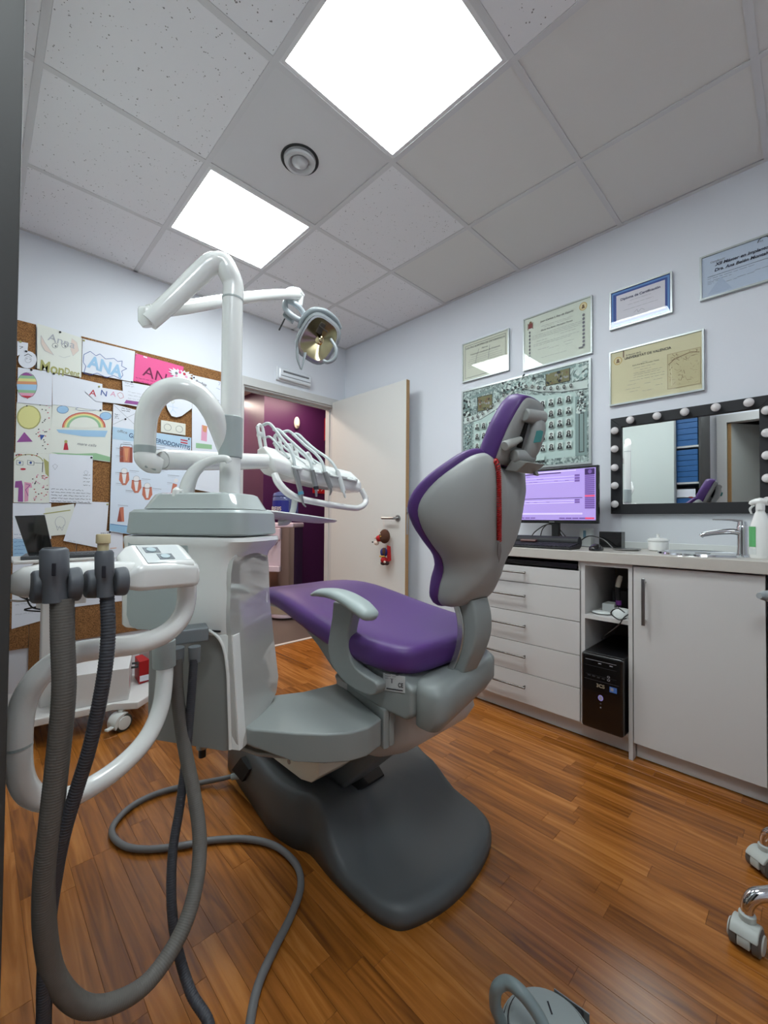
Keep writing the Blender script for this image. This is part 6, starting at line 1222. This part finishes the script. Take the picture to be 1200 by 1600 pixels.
# floor cable
fc = [(378, 1208, .045), (350, 1216, .030), (300, 1226, .012), (250, 1238, .012), (208, 1258, .012), (180, 1285, .012), (176, 1305, .012), (195, 1322, .012), (230, 1327, .012), (280, 1322, .012), (330, 1313, .012), (385, 1311, .012), (430, 1322, .012), (462, 1350, .012), (470, 1385, .012), (455, 1430, .012), (430, 1480, .012), (405, 1535, .012), (392, 1590, .012), (385, 1660, .012)]
t = thing('floor_cable', 'grey cable curling over the floor from the chair base', 'cable', onp(250, 1238, 2, 0))
tubo('cable', cordg, t, [onp(u, v, 2, z) for u, v, z in fc], [.0085]*2+[.0098]*18, seg=14)
tubo('sleeve', ugrey, t, [onp(388, 1208, 2, .052), onp(362, 1214, 2, .038)], [.014, .0115], smooth=False)

# ================================================================ STOOL AND FOOT PEDAL
st = thing('dentist_stool', 'chrome-legged stool on grey casters at the right edge', 'stool', (-.90, -3.30, 0))
sc_ = Vector((-.93, -3.36, 0))
tips = [Vector((-1.175, -3.020, 0)), Vector((-.855, -3.025, 0)), Vector((-.60, -3.28, 0)), Vector((-.72, -3.62, 0)), Vector((-1.12, -3.62, 0))]
tips[0] = fl0 = onp(1168, 1478, 2, .0); tips[1] = onp(1196, 1362, 2, .0)
cg = mat('caster_grey', (176, 182, 178), .4); tg_ = mat('tyre_grey', (92, 90, 86), .6)
for i, p in enumerate(tips):
    d = (sc_-p); d.z = 0; d.normalize(); up_ = Vector((0, 0, 1))
    bm = newbm(); tube(bm, [p+up_*.078, p+up_*.100+d*.001, p+up_*.122+d*.014, p+up_*.134+d*.04, p+up_*.150+d*.12, sc_+up_*.175], [.0125, .014, .016, .0165, .017, .019], seg=18, n=6); obj('leg', bm, chrome, st, auto=60)
    rot = math.atan2(d.y, d.x)+(.9 if i == 0 else 1.3); dd = Vector((math.cos(rot), math.sin(rot), 0)); sd = Vector((-dd.y, dd.x, 0)); r = .030; c = Vector((p.x, p.y, r))-dd*.008
    for sg in (-1, 1):
        bm = newbm(); lathe(bm, c+sd*sg*.013, [(r*.7, -.001), (r, .002), (r, .015), (r*.75, .018)], axis=sd*sg, seg=26); wl = obj('wheel', bm, tg_, st, auto=40)
        bm = newbm(); lathe(bm, c+sd*sg*.030, [(r*.75, 0), (r*.68, .004), (.001, .005)], axis=sd*sg, seg=22); obj('hub', bm, cg, wl, auto=40)
    bm = newbm(); hood = [c+dd*math.cos(a)*r*1.14+up_*math.sin(a)*r*1.14 for a in [-.35+k*(math.pi+.7)/12 for k in range(13)]]; prism(bm, [p_-sd*.0125 for p_ in hood], sd*.025); prism(bm, [c+dd*math.cos(a)*r*1.2+up_*math.sin(a)*r*1.2-sd*.027 for a in [.35+k*(math.pi-.7)/10 for k in range(11)]], sd*.054); tube(bm, [p+up_*.056, p+up_*.080], [.017, .0175], smooth=False, seg=18); obj('caster_hood', bm, cg, st, bevel=.003)
bm = newbm(); tube(bm, [sc_+up_*.15, sc_+up_*.32], .028, smooth=False, seg=20); tube(bm, [sc_+up_*.32, sc_+up_*.52], .016, smooth=False, seg=20); obj('gas_column', bm, chrome, st, auto=40)
latho('seat', mat('stool_vinyl', (90, 64, 130), .4), st, sc_+up_*.52, [(.16, 0), (.19, .01), (.20, .04), (.19, .07), (.15, .085), (.001, .088)], seg=36)
hx = onp(1184, 930, 1, -3.0)
hx = W(1186, 931, 1.42)
tubo('backrest_bar', mat('stool_grey', (150, 156, 158), .4), st, [hx, hx+_r0*.05+Vector((0, 0, -.002)), hx+_r0*.13-_f*.12, sc_+_r0*.28+up_*.72, sc_+_r0*.25+up_*.50, sc_+up_*.50], [.010, .022, .024, .022, .018, .016], seg=16)
# foot pedal
fp_ = thing('foot_control', 'round grey ribbed foot control with a carrying handle at the bottom edge', 'foot pedal', (-1.70, -2.80, 0))
pc = onp(862, 1610, 2, .0)
bm = newbm(); c0 = W(856, 1640, .80); c0.z = .0
c0 = onp(858, 1655, 2, .0)
lathe(bm, c0, [(.095, .0005), (.100, .006), (.098, .018), (.094, .020), (.092, .034), (.086, .036), (.084, .046), (.078, .048), (.074, .056), (.060, .060), (.001, .062)], seg=44); obj('pedal_disc', bm, mat('pedal_grey', (156, 166, 166), .45), fp_, auto=35)
for r_, z_ in ((.0935, .027), (.0855, .0405), (.0765, .0515)): bm = newbm(); tube(bm, [c0+Vector((r_*math.cos(a*math.pi/20), r_*math.sin(a*math.pi/20), z_)) for a in range(40)], .0013, seg=6, closed=True, n=1); obj('groove', bm, ink, fp_)
bm = newbm(); obox(bm, c0+_r0*.012+Vector((0, 0, .0615))+_f*.02, _r0*.003, _f*.022, (0, 0, .001)); obj('slot', bm, ink, fp_)
HA = [W(783, 1600, .83), W(774, 1572, .83), W(776, 1545, .825), W(792, 1535, .82), W(812, 1548, .80), W(834, 1575, .785), W(850, 1605, .77), W(858, 1640, .76)]
HA = [HA[0]+Vector((0, 0, -.06))]+HA
tubo('carry_handle', mat('pedal_handle', (122, 136, 138), .4), fp_, HA, .0115, seg=16, n=6)
b0 = onp(866, 1548, 2, .03); b1_ = onp(910, 1580, 2, .03)
bm = newbm(); vv = (b1_-b0); vv.z = 0; nn = Vector((vv.y, -vv.x, 0)).normalized(); nn = nn if nn.dot(_f) < 0 else -nn
obox(bm, Vector((b0.x, b0.y, .0005)), vv*1.25, nn*.07, (0, 0, .004)); obox(bm, Vector((b0.x, b0.y, .0045)), vv*1.25, nn*.003, (0, 0, .032)); obj('frame_plate', bm, mat('pedal_metal', (138, 142, 142), .35, metal=.4), fp_, bevel=.001)
bm = newbm(); obox(bm, Vector((b0.x, b0.y, .0045))+vv*.80+nn*.003, vv*.30, nn*.05, (0, 0, .036)); obj('rubber_foot', bm, blackm, fp_, bevel=.006)

# ================================================================ PLUSH TOY ON THE DOOR HANDLE
def dp_(u, v, x=-.225): return onp(u, v, 0, x)
toy = thing('plush_toy', 'small brown stuffed bear in red mask and cape hanging from the door handle', 'toy', dp_(600, 882))
fur = mat('fur_brown', (88, 54, 38), .95, noise=.2, nscale=300, bump=.4, bscale=900); redc = mat('felt_red', (170, 24, 30), .9); bluec = mat('felt_blue', (34, 44, 110), .9); whc = mat('felt_white', (222, 204, 192), .9)
bm = newbm(); ell(bm, dp_(601, 838), (.042, .044, .056)); obj('head', bm, fur, toy, smooth=True)
bm = newbm(); ell(bm, dp_(592, 848)+Vector((-.016, .010, 0)), (.020, .022, .019)); obj('muzzle', bm, whc, toy, smooth=True)
bm = newbm(); ell(bm, dp_(588, 847)+Vector((-.026, .016, 0)), (.007, .007, .006), 8, 6); obj('nose', bm, ink, toy, smooth=True)
bm = newbm(); ell(bm, dp_(596, 841)+Vector((-.016, .004, .0)), (.028, .031, .026)); obj('mask', bm, redc, toy, smooth=True)
bm = newbm(); ell(bm, dp_(593, 841)+Vector((-.040, .010, .002)), (.006, .006, .009), 8, 6); obj('eye', bm, whc, toy, smooth=True)
bm = newbm(); tube(bm, [dp_(596, 828)+Vector((-.035, 0, 0)), dp_(599, 831)+Vector((-.045, 0, 0)), dp_(601, 835)+Vector((-.046, 0, 0))], .0022, seg=6); obj('ear_seam', bm, whc, toy)
bm = newbm(); ell(bm, dp_(601, 838)+Vector((-.045, 0, 0)), (.005, .006, .006), 8, 6); obj('ear_stud', bm, mat('felt_yellow', (210, 160, 70), .8), toy, smooth=True)
bm = newbm(); ell(bm, dp_(600, 863), (.030, .030, .036)); obj('torso', bm, bluec, toy, smooth=True)
bm = newbm(); ell(bm, dp_(603, 861)+Vector((-.022, 0, 0)), (.012, .014, .028)); obj('arm', bm, fur, toy, smooth=True)
bm = newbm(); tube(bm, [dp_(596, 869)+Vector((-.015, 0, 0)), dp_(603, 869)+Vector((-.018, 0, 0))], .007, smooth=False, seg=10); obj('belt', bm, MATS['felt_yellow'], toy)
bm = newbm(); ell(bm, dp_(600, 875), (.026, .028, .026)); obj('shorts', bm, redc, toy, smooth=True)
bm = newbm(); ell(bm, dp_(599, 880), (.022, .024, .016)); ell(bm, dp_(604, 880), (.020, .022, .016)); obj('foot', bm, mat('felt_dark', (50, 26, 26), .9), toy, smooth=True)
bm = newbm(); ell(bm, dp_(604, 878)+Vector((-.02, 0, 0)), (.008, .011, .010), 8, 6); obj('foot_patch', bm, whc, toy, smooth=True)
bm = newbm(); prism(bm, [dp_(603, 852)+Vector((.01, 0, 0)), dp_(608, 854)+Vector((.01, 0, 0)), dp_(609, 876)+Vector((.01, 0, 0)), dp_(603, 879)+Vector((.01, 0, 0))], (.008, 0, 0)); obj('cape', bm, redc, toy, bevel=.002)
bm = newbm(); hp = Vector((-.217, -.760, 1.066)); tube(bm, [hp+Vector((0, .008, -.005)), dp_(600, 823), hp+Vector((0, -.008, -.005)), hp+Vector((0, 0, .003))], .0012, seg=5, closed=True, n=4); obj('loop', bm, whc, toy)
